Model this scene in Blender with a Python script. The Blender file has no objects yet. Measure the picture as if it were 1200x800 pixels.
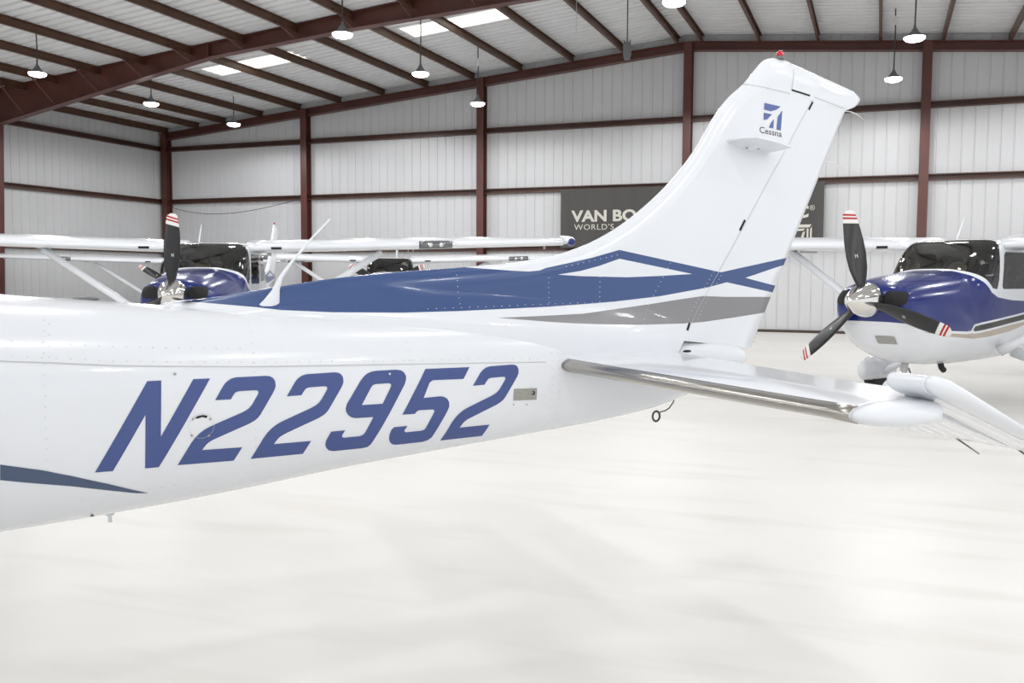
import bpy, bmesh, math, random
from mathutils import Vector, Matrix
from mathutils.geometry import tessellate_polygon

random.seed(4)
S = bpy.context.scene
COL = S.collection

# ------------------------------------------------------------------ camera
cam_d = bpy.data.cameras.new('camera')
cam_d.sensor_fit = 'HORIZONTAL'
cam_d.sensor_width = 36.0
cam_d.lens = 36.0 * 1083.0 / 1200.0
cam_d.clip_end = 300
cam = bpy.data.objects.new('camera', cam_d)
COL.objects.link(cam)
F = Vector((-0.36784768, 0.92732714, -0.06893814))
R = Vector((0.92941747, 0.36900383, 0.0043982))
U = Vector((-0.02951701, 0.06245445, 0.99761124))
cam.matrix_world = Matrix(((R.x, U.x, -F.x, 0), (R.y, U.y, -F.y, 0), (R.z, U.z, -F.z, 1.55), (0, 0, 0, 1)))
S.camera = cam

# ------------------------------------------------------------------ daylight and exposure
world = bpy.data.worlds.new('daylight')
S.world = world
world.use_nodes = True
bg = world.node_tree.nodes['Background']
bg.inputs[0].default_value = (0.93, 0.96, 1.0, 1)
bg.inputs[1].default_value = 1.1
S.view_settings.view_transform = 'Standard'
S.view_settings.look = 'None'
S.view_settings.gamma = 1.0
S.view_settings.use_curve_mapping = False
S.view_settings.exposure = -0.02
LAMP_W = 132.0

# ------------------------------------------------------------------ hangar measures
DY = 27.87          # back wall
XL, XR = -25.18, 14.32
RX = -5.43          # ridge
YF = -14.0          # open door side
def roof_z(x): return 8.71 - 0.084 * abs(x - RX)      # roof sheet
def purlin_z(x): return roof_z(x) - 0.22              # purlin underside

# ------------------------------------------------------------------ materials
def mat(name, col, rough=0.5, metal=0.0, coat=0.0, noise=None, bump=None, emit=None, inside=None, spec=0.5):
    m = bpy.data.materials.new(name)
    m.use_nodes = True
    nt = m.node_tree
    b = nt.nodes['Principled BSDF']
    b.inputs['Base Color'].default_value = (*col, 1)
    b.inputs['Roughness'].default_value = rough
    b.inputs['Metallic'].default_value = metal
    b.inputs['Specular IOR Level'].default_value = spec
    if coat:
        b.inputs['Coat Weight'].default_value = coat
        b.inputs['Coat Roughness'].default_value = 0.04
    if emit:
        b.inputs['Emission Color'].default_value = (*emit[0], 1)
        b.inputs['Emission Strength'].default_value = emit[1]
    if noise or bump:
        tc = nt.nodes.new('ShaderNodeTexCoord')
    if noise:                       # (scale, other colour, stretch)
        mp = nt.nodes.new('ShaderNodeMapping')
        mp.inputs['Scale'].default_value = noise[2]
        n = nt.nodes.new('ShaderNodeTexNoise')
        n.inputs['Scale'].default_value = noise[0]
        n.inputs['Detail'].default_value = 5
        r = nt.nodes.new('ShaderNodeValToRGB')
        r.color_ramp.elements[0].position = 0.35
        r.color_ramp.elements[1].position = 0.65
        r.color_ramp.elements[0].color = (*noise[1], 1)
        r.color_ramp.elements[1].color = (*col, 1)
        nt.links.new(tc.outputs['Object'], mp.inputs['Vector'])
        nt.links.new(mp.outputs['Vector'], n.inputs['Vector'])
        nt.links.new(n.outputs['Fac'], r.inputs['Fac'])
        nt.links.new(r.outputs['Color'], b.inputs['Base Color'])
    if bump:                        # (scale, strength, distance)
        n2 = nt.nodes.new('ShaderNodeTexNoise')
        n2.inputs['Scale'].default_value = bump[0]
        n2.inputs['Detail'].default_value = 3
        bn = nt.nodes.new('ShaderNodeBump')
        bn.inputs['Strength'].default_value = bump[1]
        bn.inputs['Distance'].default_value = bump[2]
        nt.links.new(tc.outputs['Object'], n2.inputs['Vector'])
        nt.links.new(n2.outputs['Fac'], bn.inputs['Height'])
        nt.links.new(bn.outputs['Normal'], b.inputs['Normal'])
    if inside:                      # cabin lining on the inner face of the skin
        g = nt.nodes.new('ShaderNodeNewGeometry')
        d = nt.nodes.new('ShaderNodeBsdfDiffuse')
        d.inputs['Color'].default_value = (*inside, 1)
        mx = nt.nodes.new('ShaderNodeMixShader')
        nt.links.new(g.outputs['Backfacing'], mx.inputs[0])
        nt.links.new(b.outputs[0], mx.inputs[1])
        nt.links.new(d.outputs[0], mx.inputs[2])
        nt.links.new(mx.outputs[0], nt.nodes['Material Output'].inputs['Surface'])
    return m

LINING = (0.30, 0.28, 0.24)
M = {
 'white': mat('white aircraft paint', (0.79, 0.81, 0.84), 0.22, coat=0.5, inside=LINING),
 'navy': mat('royal blue aircraft paint', (0.008, 0.020, 0.16), 0.2, coat=0.2, inside=LINING),
 'tan': mat('tan aircraft paint', (0.46, 0.38, 0.30), 0.25, coat=0.5, inside=LINING),
 'black_paint': mat('black aircraft paint', (0.012, 0.015, 0.013), 0.3, coat=0.1, inside=LINING),
 'blue': mat('mid blue aircraft paint', (0.045, 0.086, 0.225), 0.24, coat=0.2),
 'letter': mat('blue registration paint', (0.054, 0.086, 0.255), 0.32, coat=0.1),
 'slate': mat('slate blue stripe paint', (0.055, 0.085, 0.16), 0.28, coat=0.3),
 'grey': mat('grey aircraft paint', (0.25, 0.242, 0.25), 0.3, coat=0.2),
 'logo': mat('logo blue film', (0.11, 0.15, 0.36), 0.35),
 'seam': mat('grey panel gap', (0.52, 0.52, 0.53), 0.6),
 'dark': mat('black opening', (0.008, 0.008, 0.008), 0.7),
 'steel': mat('worn bright metal strip', (0.42, 0.40, 0.37), 0.26, 1.0),
 'chrome': mat('polished aluminium', (0.78, 0.76, 0.73), 0.10, 1.0),
 'prop': mat('black propeller paint', (0.012, 0.012, 0.013), 0.28),
 'propwhite': mat('white tip paint', (0.75, 0.74, 0.72), 0.4),
 'propred': mat('red tip paint', (0.42, 0.012, 0.02), 0.4),
 'tire': mat('black tyre rubber', (0.012, 0.012, 0.012), 0.7),
 'plastic_white': mat('white fibreglass', (0.79, 0.81, 0.84), 0.35),
 'plate': mat('printed metal plate', (0.36, 0.35, 0.31), 0.4, noise=(60, (0.30, 0.30, 0.28), (1, 1, 6))),
 'seat': mat('dark seat leather', (0.035, 0.033, 0.032), 0.55),
 'seat_tan': mat('tan seat leather', (0.45, 0.35, 0.22), 0.55),
 'panel': mat('instrument panel', (0.02, 0.02, 0.02), 0.5),
 'red_glass': mat('red beacon glass', (0.55, 0.01, 0.03), 0.1, coat=1.0),
 'lamp_glass': mat('lamp cover glass', (0.12, 0.13, 0.14), 0.06, coat=1.0),
 'wire': mat('dark wire', (0.06, 0.06, 0.06), 0.5),
 'wick': mat('white discharge wick', (0.75, 0.74, 0.70), 0.5),
 'red_iron': mat('red oxide painted steel', (0.115, 0.036, 0.026), 0.42, noise=(1.4, (0.085, 0.028, 0.021), (1, 1, 1)), bump=(40, 0.06, 0.004)),
 'purlin': mat('brown primed purlin steel', (0.115, 0.054, 0.030), 0.40, noise=(2.0, (0.085, 0.038, 0.022), (1, 1, 1))),
 'girt': mat('brown primed girt steel', (0.105, 0.048, 0.033), 0.45, noise=(2.0, (0.075, 0.034, 0.024), (1, 1, 1))),
 'wall': mat('white ribbed wall sheet', (0.65, 0.655, 0.665), 0.5, noise=(0.5, (0.615, 0.62, 0.625), (1, 1, 0.3))),
 'roof': mat('galvanised white roof sheet', (0.83, 0.835, 0.84), 0.40, noise=(0.7, (0.78, 0.785, 0.79), (1, 1, 1))),
 'skylight': mat('daylit translucent sheet', (0.8, 0.8, 0.75), 0.5, emit=((1.0, 0.97, 0.88), 1.3)),
 'lamp_case': mat('grey lamp casing', (0.16, 0.165, 0.17), 0.45),
 'lamp_lens': mat('lit lamp lens', (0.9, 0.9, 0.9), 0.4, emit=((1.0, 0.99, 0.97), 14.0)),
 'cord': mat('dark lamp cord', (0.05, 0.05, 0.05), 0.6),
 'connector': mat('white cord connector', (0.7, 0.7, 0.7), 0.5),
 'banner': mat('charcoal banner vinyl', (0.066, 0.063, 0.058), 0.6, noise=(3, (0.056, 0.054, 0.05), (1, 1, 0.2))),
 'print': mat('cream banner print', (0.62, 0.60, 0.53), 0.6),
 'base': mat('brown base angle', (0.06, 0.035, 0.028), 0.5),
}

def glass_mat(name, tint, fac):
    m = bpy.data.materials.new(name)
    m.use_nodes = True
    nt = m.node_tree
    nt.nodes.remove(nt.nodes['Principled BSDF'])
    t = nt.nodes.new('ShaderNodeBsdfTransparent')
    t.inputs[0].default_value = (*tint, 1)
    g = nt.nodes.new('ShaderNodeBsdfGlossy')
    g.inputs['Roughness'].default_value = 0.03
    f = nt.nodes.new('ShaderNodeFresnel')
    f.inputs[0].default_value = 1.5
    a = nt.nodes.new('ShaderNodeMath')
    a.operation = 'ADD'
    a.use_clamp = True
    a.inputs[1].default_value = fac
    x = nt.nodes.new('ShaderNodeMixShader')
    nt.links.new(f.outputs[0], a.inputs[0])
    nt.links.new(a.outputs[0], x.inputs[0])
    nt.links.new(t.outputs[0], x.inputs[1])
    nt.links.new(g.outputs[0], x.inputs[2])
    nt.links.new(x.outputs[0], nt.nodes['Material Output'].inputs['Surface'])
    return m
M['glass'] = glass_mat('tinted window glass', (0.80, 0.81, 0.79), 0.05)

def floor_mat():
    m = bpy.data.materials.new('sealed white floor coating')
    m.use_nodes = True
    nt = m.node_tree
    b = nt.nodes['Principled BSDF']
    tc = nt.nodes.new('ShaderNodeTexCoord')
    def noise(scale, detail, sx, sy, rot):
        mp = nt.nodes.new('ShaderNodeMapping')
        mp.inputs['Scale'].default_value = (sx, sy, 1)
        mp.inputs['Rotation'].default_value = (0, 0, rot)
        n = nt.nodes.new('ShaderNodeTexNoise')
        n.inputs['Scale'].default_value = scale
        n.inputs['Detail'].default_value = detail
        nt.links.new(tc.outputs['Object'], mp.inputs['Vector'])
        nt.links.new(mp.outputs['Vector'], n.inputs['Vector'])
        return n
    n1 = noise(0.35, 4, 1.0, 1.6, 0.3)
    n2 = noise(1.1, 7, 0.5, 2.6, -0.35)
    r1 = nt.nodes.new('ShaderNodeValToRGB')
    r1.color_ramp.elements[0].color = (0.825, 0.805, 0.765, 1)
    r1.color_ramp.elements[1].color = (0.87, 0.857, 0.825, 1)
    r1.color_ramp.elements[0].position = 0.35
    r1.color_ramp.elements[1].position = 0.62
    r2 = nt.nodes.new('ShaderNodeValToRGB')
    r2.color_ramp.elements[0].color = (0.86, 0.84, 0.81, 1)
    r2.color_ramp.elements[1].color = (1, 1, 1, 1)
    r2.color_ramp.elements[0].position = 0.28
    r2.color_ramp.elements[1].position = 0.46
    mx = nt.nodes.new('ShaderNodeMixRGB')
    mx.blend_type = 'MULTIPLY'
    mx.inputs[0].default_value = 0.6
    nt.links.new(n1.outputs['Fac'], r1.inputs['Fac'])
    nt.links.new(n2.outputs['Fac'], r2.inputs['Fac'])
    nt.links.new(r1.outputs[0], mx.inputs[1])
    nt.links.new(r2.outputs[0], mx.inputs[2])
    nt.links.new(mx.outputs[0], b.inputs['Base Color'])
    mr = nt.nodes.new('ShaderNodeMapRange')
    mr.inputs['To Min'].default_value = 0.33
    mr.inputs['To Max'].default_value = 0.50
    nt.links.new(n2.outputs['Fac'], mr.inputs['Value'])
    nt.links.new(mr.outputs[0], b.inputs['Roughness'])
    b.inputs['Specular IOR Level'].default_value = 0.27
    n3 = noise(2.2, 2, 1, 1, 0)
    bp = nt.nodes.new('ShaderNodeBump')
    bp.inputs['Strength'].default_value = 0.12
    bp.inputs['Distance'].default_value = 0.01
    nt.links.new(n3.outputs['Fac'], bp.inputs['Height'])
    nt.links.new(bp.outputs[0], b.inputs['Normal'])
    return m
M['floor'] = floor_mat()

# ------------------------------------------------------------------ small builders
def link(name, me, parent=None):
    o = bpy.data.objects.new(name, me)
    COL.objects.link(o)
    if parent is not None:
        o.parent = parent
    return o

def empty(name, loc=(0, 0, 0), rz=0.0, parent=None):
    o = bpy.data.objects.new(name, None)
    o.empty_display_size = 0.2
    COL.objects.link(o)
    o.location = loc
    o.rotation_euler = (0, 0, rz)
    if parent is not None:
        o.parent = parent
    return o

def tag(o, label=None, category=None, group=None, kind=None):
    if label: o['label'] = label
    if category: o['category'] = category
    if group: o['group'] = group
    if kind: o['kind'] = kind
    return o

def mesh(name, bm, mats, smooth=True, normals=None, recalc=False):
    if recalc:
        bmesh.ops.recalc_face_normals(bm, faces=bm.faces)
    me = bpy.data.meshes.new(name)
    bm.to_mesh(me)
    bm.free()
    for m in (mats if isinstance(mats, (list, tuple)) else [mats]):
        me.materials.append(M[m])
    for p in me.polygons:
        p.use_smooth = smooth
    if normals:
        me.normals_split_custom_set_from_vertices(normals)
    return me

def add_box(bm, lo, hi, mi=0):
    vs = [bm.verts.new((x, y, z)) for x in (lo[0], hi[0]) for y in (lo[1], hi[1]) for z in (lo[2], hi[2])]
    for f in ((0, 1, 3, 2), (4, 6, 7, 5), (0, 4, 5, 1), (2, 3, 7, 6), (0, 2, 6, 4), (1, 5, 7, 3)):
        fc = bm.faces.new([vs[i] for i in f])
        fc.material_index = mi
    return vs

def add_tube(bm, pts, rad, n=10, flat=1.0, cap=True, mi=0):
    """a round (or flattened) tube through pts; rad a number or one per point"""
    pts = [Vector(p) for p in pts]
    rads = rad if isinstance(rad, (list, tuple)) else [rad] * len(pts)
    rings = []
    for i, p in enumerate(pts):
        d = (pts[min(i + 1, len(pts) - 1)] - pts[max(i - 1, 0)]).normalized()
        a = d.cross(Vector((0, 0, 1)))
        if a.length < 1e-3:
            a = Vector((1, 0, 0))
        a.normalize()
        b = d.cross(a).normalized()
        ring = [bm.verts.new(p + a * (math.cos(2 * math.pi * k / n) * rads[i] * flat) + b * (math.sin(2 * math.pi * k / n) * rads[i])) for k in range(n)]
        rings.append(ring)
    for r0, r1 in zip(rings, rings[1:]):
        for k in range(n):
            f = bm.faces.new((r0[k], r0[(k + 1) % n], r1[(k + 1) % n], r1[k]))
            f.material_index = mi
    if cap:
        bm.faces.new(list(reversed(rings[0]))).material_index = mi
        bm.faces.new(rings[-1]).material_index = mi

def loft(bm, rings, closed=True, cap0=True, cap1=True, mi=0):
    vr = [[bm.verts.new(p) for p in r] for r in rings]
    n = len(vr[0])
    for r0, r1 in zip(vr, vr[1:]):
        for k in range(n if closed else n - 1):
            k2 = (k + 1) % n
            f = bm.faces.new((r0[k], r1[k], r1[k2], r0[k2]))
            f.material_index = mi
    if cap0: bm.faces.new(vr[0]).material_index = mi
    if cap1: bm.faces.new(list(reversed(vr[-1]))).material_index = mi
    return vr

def lathe(bm, prof, axis='X', n=32, o=(0, 0, 0), mi=0):
    rings = []
    for a, r in prof:
        ring = []
        for k in range(n):
            t = 2 * math.pi * k / n
            c, s = math.cos(t) * r, math.sin(t) * r
            ring.append((o[0] + a, o[1] + c, o[2] + s) if axis == 'X' else (o[0] + c, o[1] + s, o[2] + a))
        rings.append(ring)
    loft(bm, rings, mi=mi)

def interp(tab, x, k):
    """smooth interpolation through a table of rows (x, a, b, ...)"""
    n = len(tab)
    if x <= tab[0][0]: return tab[0][k]
    if x >= tab[-1][0]: return tab[-1][k]
    i = 0
    while tab[i + 1][0] < x: i += 1
    x0, x1 = tab[i][0], tab[i + 1][0]
    h = x1 - x0
    y0, y1 = tab[i][k], tab[i + 1][k]
    s = (y1 - y0) / h
    sl = (tab[i][k] - tab[i - 1][k]) / (tab[i][0] - tab[i - 1][0]) if i > 0 else s
    sr = (tab[i + 2][k] - tab[i + 1][k]) / (tab[i + 2][0] - tab[i + 1][0]) if i + 2 < n else s
    def lim(a, b):
        return 0.0 if a * b <= 0 else 2 * a * b / (a + b)
    m0, m1 = lim(sl, s) if i > 0 else s, lim(s, sr) if i + 2 < n else s
    t = (x - x0) / h
    return (2*t**3 - 3*t*t + 1) * y0 + (t**3 - 2*t*t + t) * h * m0 + (-2*t**3 + 3*t*t) * y1 + (t**3 - t*t) * h * m1

def lin(tab, x, k=1):
    if x <= tab[0][0]: return tab[0][k]
    for a, b in zip(tab, tab[1:]):
        if x <= b[0]:
            return a[k] + (b[k] - a[k]) * (x - a[0]) / max(1e-9, b[0] - a[0])
    return tab[-1][k]

def inside(poly, x, z):
    r = False
    n = len(poly)
    for i in range(n):
        (x0, z0), (x1, z1) = poly[i], poly[i - 1]
        if (z0 > z) != (z1 > z) and x < (x1 - x0) * (z - z0) / (z1 - z0) + x0:
            r = not r
    return r

def cut(bm, poly):
    """cut the mesh along the edges of a side-view outline (x, z)"""
    n = len(poly)
    for i in range(n):
        (x0, z0), (x1, z1) = poly[i], poly[(i + 1) % n]
        dx, dz = x1 - x0, z1 - z0
        if abs(dx) + abs(dz) < 1e-6: continue
        lo, hi, zl, zh = min(x0, x1), max(x0, x1), min(z0, z1), max(z0, z1)
        fs = []
        for f in bm.faces:
            xs = [v.co.x for v in f.verts]
            if max(xs) < lo or min(xs) > hi: continue
            zs = [v.co.z for v in f.verts]
            if max(zs) < zl or min(zs) > zh: continue
            fs.append(f)
        if not fs: continue
        g = set(fs)
        for f in fs:
            g.update(f.edges)
            g.update(f.verts)
        bmesh.ops.bisect_plane(bm, geom=list(g), dist=1e-6, plane_co=(x0, 0, z0), plane_no=(dz, 0, -dx))

def mark(bm, poly, mi, only=None, side=0):
    for f in bm.faces:
        if only is not None and f.material_index not in only: continue
        c = f.calc_center_median()
        if side and c.y * side < 0: continue
        if inside(poly, c.x, c.z):
            f.material_index = mi

def split(bm, names, parent_me):
    """one mesh for each material index: names = {index: (mesh name, material)}; normals kept from the whole"""
    bm.normal_update()
    nrm = {v: v.normal.copy() for v in bm.verts}
    out = {}
    for mi, (nm, m) in names.items():
        fs = [f for f in bm.faces if f.material_index == mi]
        if not fs: continue
        vs, idx = [], {}
        faces = []
        for f in fs:
            fv = []
            for v in f.verts:
                if v not in idx:
                    idx[v] = len(vs)
                    vs.append(v)
                fv.append(idx[v])
            faces.append(fv)
        me = bpy.data.meshes.new(nm)
        me.from_pydata([v.co for v in vs], [], faces)
        me.materials.append(M[m])
        for p in me.polygons: p.use_smooth = True
        me.normals_split_custom_set_from_vertices([nrm[v] for v in vs])
        out[mi] = me
    bm.free()
    return out

def loose(me):
    """the separate pieces of a mesh, each a mesh of its own"""
    bm = bmesh.new()
    bm.from_mesh(me)
    seen, out = set(), []
    for f0 in bm.faces:
        if f0 in seen: continue
        grp, st = [], [f0]
        seen.add(f0)
        while st:
            f = st.pop(); grp.append(f)
            for e in f.edges:
                for g in e.link_faces:
                    if g not in seen: seen.add(g); st.append(g)
        idx, vs, fs = {}, [], []
        for f in grp:
            q = []
            for v in f.verts:
                if v not in idx: idx[v] = len(vs); vs.append(v.co.copy())
                q.append(idx[v])
            fs.append(q)
        m2 = bpy.data.meshes.new(me.name)
        m2.from_pydata(vs, [], fs)
        for m in me.materials: m2.materials.append(m)
        sm = me.polygons[0].use_smooth
        for p in m2.polygons: p.use_smooth = sm
        out.append(m2)
    bm.free()
    return out

# ------------------------------------------------------------------ hangar shell
def structure(name):
    return tag(empty(name), kind='structure')

bm = bmesh.new()
add_box(bm, (XL - 0.3, YF - 12, -0.2), (XR + 0.3, DY + 0.2, 0.0))
tag(link('floor', mesh('floor', bm, 'floor', False)), kind='structure')

RIB = 0.31
def ribbed(bm, length_fn, nribs, wide=RIB, deep=0.018, fat=0.03):
    """ribbed sheet across u = 0 .. nribs * wide, ribs recessed; length_fn(u) gives (v0, v1) ends; in the u-v plane, w = depth away from the room"""
    prof = []
    for k in range(nribs):
        u = k * wide
        prof += [(u, 0), (u + wide * (0.5 - fat - 0.03), 0), (u + wide * (0.5 - fat), deep), (u + wide * (0.5 + fat), deep), (u + wide * (0.5 + fat + 0.03), 0)]
    prof.append((nribs * wide, 0))
    return prof

def wall_panels(root, axis, at, a0, a1, top_fn, facing, z0=0.0):
    n = int(round((a1 - a0) / (RIB * 3)))
    w = (a1 - a0) / n
    shared = {}
    for i in range(n):
        s = a0 + i * w
        prof = ribbed(None, None, 3, w / 3)
        bm = bmesh.new()
        lo, hi = [], []
        for u, d in prof:
            q = s + u
            zt = top_fn(q)
            p = (q, at + facing * d) if axis == 'X' else (at + facing * d, q)
            lo.append(bm.verts.new((p[0], p[1], z0)))
            hi.append(bm.verts.new((p[0], p[1], zt)))
        for k in range(len(lo) - 1):
            bm.faces.new((lo[k], lo[k + 1], hi[k + 1], hi[k]))
        o = link('wall_panel', mesh('wall_panel', bm, 'wall', False), root)

wb = structure('wall_back')
wall_panels(wb, 'X', DY, XL, XR, lambda x: roof_z(x) + 0.0, 1)
wl = structure('wall_left')
wall_panels(wl, 'Y', XL, YF, DY, lambda y: roof_z(XL), -1)
wr = structure('wall_right')
wall_panels(wr, 'Y', XR, 16.0, DY, lambda y: roof_z(XR), 1)      # the rest is an added opening so daylight brightens the left wall
wall_panels(wr, 'Y', XR, YF, 16.0, lambda y: roof_z(XR), 1, 5.6)

def c_section(bm, p0, p1, depth, flange, up, out, t=0.012, lip=0.0):
    """a C-section bar from p0 to p1; web along up, flanges along out"""
    p0, p1, up, out = Vector(p0), Vector(p1), Vector(up), Vector(out)
    prof = [(0, 0), (flange, 0), (flange, t), (t, t), (t, depth - t), (flange, depth - t), (flange, depth), (0, depth)]
    if lip:
        prof = [(0, 0), (flange, 0), (flange, lip), (flange - t, lip), (flange - t, t), (t, t), (t, depth - t), (flange - t, depth - t), (flange - t, depth - lip), (flange, depth - lip), (flange, depth), (0, depth)]
    loft(bm, [[p + out * a + up * b for a, b in prof] for p in (p0, p1)])

for z in (2.40, 4.24, 6.18):
    bm = bmesh.new()
    # web stands on the room side, flanges reach to the sheet
    c_section(bm, (XL + 0.17, DY - 0.003, z), (XR - 0.02, DY - 0.003, z), 0.17, 0.15, (0, 0, 1), (0, -1, 0), lip=0.03)
    link('girt', mesh('girt', bm, 'girt', False, recalc=True), wb)
    bm = bmesh.new()
    c_section(bm, (XL + 0.003, YF, z), (XL + 0.003, DY - 0.02, z), 0.17, 0.15, (0, 0, 1), (1, 0, 0), lip=0.03)
    link('girt', mesh('girt', bm, 'girt', False, recalc=True), wl)

def i_column(x, y, top, wide=0.24, deep=0.30, parent=None):
    bm = bmesh.new()
    add_box(bm, (x - wide / 2, y - deep, 0.012), (x + wide / 2, y - deep + 0.02, top))
    add_box(bm, (x - 0.01, y - deep + 0.02, 0.012), (x + 0.01, y - 0.02, top))
    add_box(bm, (x - wide / 2, y - 0.02, 0.012), (x + wide / 2, y, top))
    return link('column', mesh('column', bm, 'red_iron', False), parent)
for x in (-24.93, -18.78, -12.07, -5.42, 1.02, 7.6):
    i_column(x, DY - 0.02, purlin_z(x) - 0.02, parent=wb)
# base angle along the walls
bm = bmesh.new()
add_box(bm, (XL + 0.05, DY - 0.10, 0.0), (XR - 0.05, DY - 0.004, 0.075))
tag(link('baseboard_back', mesh('baseboard_back', bm, 'base', False)), kind='structure')
bm = bmesh.new()
add_box(bm, (XL + 0.004, YF, 0.0), (XL + 0.10, DY - 0.11, 0.075))
tag(link('baseboard_left', mesh('baseboard_left', bm, 'base', False)), kind='structure')

# ---- roof: ribbed sheets from eave to ridge, two daylight sheets, purlins, frames
ceil_ = structure('ceiling')
PW = 0.93
SKY_Y = 22.24
sky_x = [(-12.10, -9.15), (-18.65, -15.62)]
k0 = int(math.floor((YF - SKY_Y) / PW))
k1 = int(math.ceil((DY + 0.1 - SKY_Y) / PW))
def roof_piece(xa, xb, kind, name, hid):
    bm = bmesh.new()
    prof = ribbed(None, None, 3, PW / 3, 0.07, 0.13)
    a = [bm.verts.new((xa, u, roof_z(xa) + d)) for u, d in prof]
    b = [bm.verts.new((xb, u, roof_z(xb) + d)) for u, d in prof]
    for k in range(len(a) - 1):
        bm.faces.new((a[k], a[k + 1], b[k + 1], b[k]))
    return mesh(name, bm, kind, False)
left_me = roof_piece(XL, RX, 'roof', 'roof_panel', 0)
right_me = roof_piece(RX, XR, 'roof', 'roof_panel', 0)
for k in range(k0, k1):
    y = SKY_Y + k * PW
    if k == 0:
        ends = [XL, sky_x[1][0], sky_x[1][1], sky_x[0][0], sky_x[0][1], RX]
        for j in range(5):
            lit = j in (1, 3)
            nm = 'skylight' if lit else 'roof_panel'
            o = link(nm, roof_piece(ends[j], ends[j + 1], 'skylight' if lit else 'roof', nm, 0), ceil_)
            o.location.y = y
    else:
        o = link('roof_panel', left_me, ceil_); o.location.y = y
    o = link('roof_panel', right_me, ceil_); o.location.y = y

bm = bmesh.new()
c_section(bm, (0, YF, 0), (0, DY - 0.02, 0), 0.215, 0.075, (0, 0, 1), (1, 0, 0))
pur_me = mesh('purlin', bm, 'purlin', False, recalc=True)
PX = [-24.95, -23.53, -22.3, -20.68, -19.06, -17.42, -15.71, -14.07, -12.41, -10.75, -9.04, -7.41, -5.77,
      -5.06, -3.42, -1.83, -0.21, 1.36, 2.96, 4.6, 6.2, 7.8, 9.4, 11.0, 12.6, 14.1]
for x in PX:
    o = link('purlin', pur_me, ceil_)
    o.location = (x, 0, purlin_z(x))

def rafter(y0, y1, xs, bot, top, name='rafter'):
    """an I-shaped roof beam between the two flanges"""
    bm = bmesh.new()
    ym = (y0 + y1) / 2
    def ribbon(fa, fb, ya, yb):
        rings = [[(x, ya, fa(x)), (x, yb, fa(x)), (x, yb, fb(x)), (x, ya, fb(x))] for x in xs]
        loft(bm, rings)
    ribbon(bot, lambda x: bot(x) + 0.025, y0, y1)
    ribbon(lambda x: bot(x) + 0.025, lambda x: top(x) - 0.025, ym - 0.008, ym + 0.008)
    ribbon(lambda x: top(x) - 0.025, top, y0, y1)
    return bm
# end-wall beam
xs = [XL + 0.05, -15, RX, 4, XR - 0.05]
bm = rafter(DY - 0.30, DY - 0.04, xs, lambda x: purlin_z(x) - 0.26, lambda x: purlin_z(x) - 0.005)
link('rafter', mesh('rafter', bm, 'red_iron', False, recalc=True), ceil_)
# rigid frame, deep at the knee
FY = 20.4
BOT = [(-24.61, 6.05), (-17.18, 7.29), (-16.76, 7.36), (-12.41, 7.70), (-7.56, 7.93), (RX, 8.02)]
def fbot(x):
    return lin(BOT, x if x < RX else 2 * RX - x)
def ftop(x): return roof_z(x) - 0.02
xs = [b[0] for b in BOT] + [2 * RX - b[0] for b in reversed(BOT[:-1])]
bm = rafter(FY - 0.13, FY + 0.13, xs, fbot, ftop)
add_box(bm, (-16.79, FY - 0.13, 7.38), (-16.76, FY + 0.13, roof_z(-16.77) - 0.03))
link('rafter', mesh('rafter', bm, 'red_iron', False, recalc=True), ceil_)
for x in PX:
    if x < -24.5 or x > -6: continue
    bm = bmesh.new()
    add_tube(bm, [(x + 0.04, FY - 0.14, fbot(x) + 0.05), (x + 0.04, FY - 0.95, purlin_z(x) + 0.06)], 0.022, 6)
    link('flange_brace', mesh('flange_brace', bm, 'red_iron', False), ceil_)
for sx in (-1, 1):
    bm = bmesh.new()
    xo = XL + 0.14 if sx < 0 else XR - 0.14
    for (a, b) in ((0.0, 0.02), (None, None)):
        pass
    def xi(z): return xo - sx * (0.22 + 0.035 * z)
    rings = []
    for z in (0.012, 6.06):
        rings.append([(xo, FY - 0.13, z), (xo, FY + 0.13, z), (xi(z), FY + 0.13, z), (xi(z), FY - 0.13, z)])
    # two flanges and a web
    for z0, z1 in ((0.012, 6.06),):
        for inner in (False, True):
            r = []
            for z in (z0, z1):
                x = xi(z) if inner else xo
                r.append([(x, FY - 0.13, z), (x, FY + 0.13, z), (x + sx * (0.025 if inner else -0.025), FY + 0.13, z), (x + sx * (0.025 if inner else -0.025), FY - 0.13, z)])
            loft(bm, r)
        loft(bm, [[(xo - sx * 0.025, FY - 0.008, z), (xo - sx * 0.025, FY + 0.008, z), (xi(z) + sx * 0.025, FY + 0.008, z), (xi(z) + sx * 0.025, FY - 0.008, z)] for z in (z0, z1)])
    link('column', mesh('column', bm, 'red_iron', False, recalc=True), wl if sx < 0 else wr)

# ------------------------------------------------------------------ high bay lamps
def lamp_light(loc):
    l = bpy.data.lights.new('high_bay_or_fill_light', 'SPOT')
    l.spot_size = math.radians(178)
    l.spot_blend = 0.2
    l.shadow_soft_size = 0.24
    l.energy = LAMP_W
    l.color = (0.985, 0.988, 1.0)
    o = bpy.data.objects.new('high_bay_or_fill_light', l)
    COL.objects.link(o)
    o.location = loc
    return o

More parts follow.
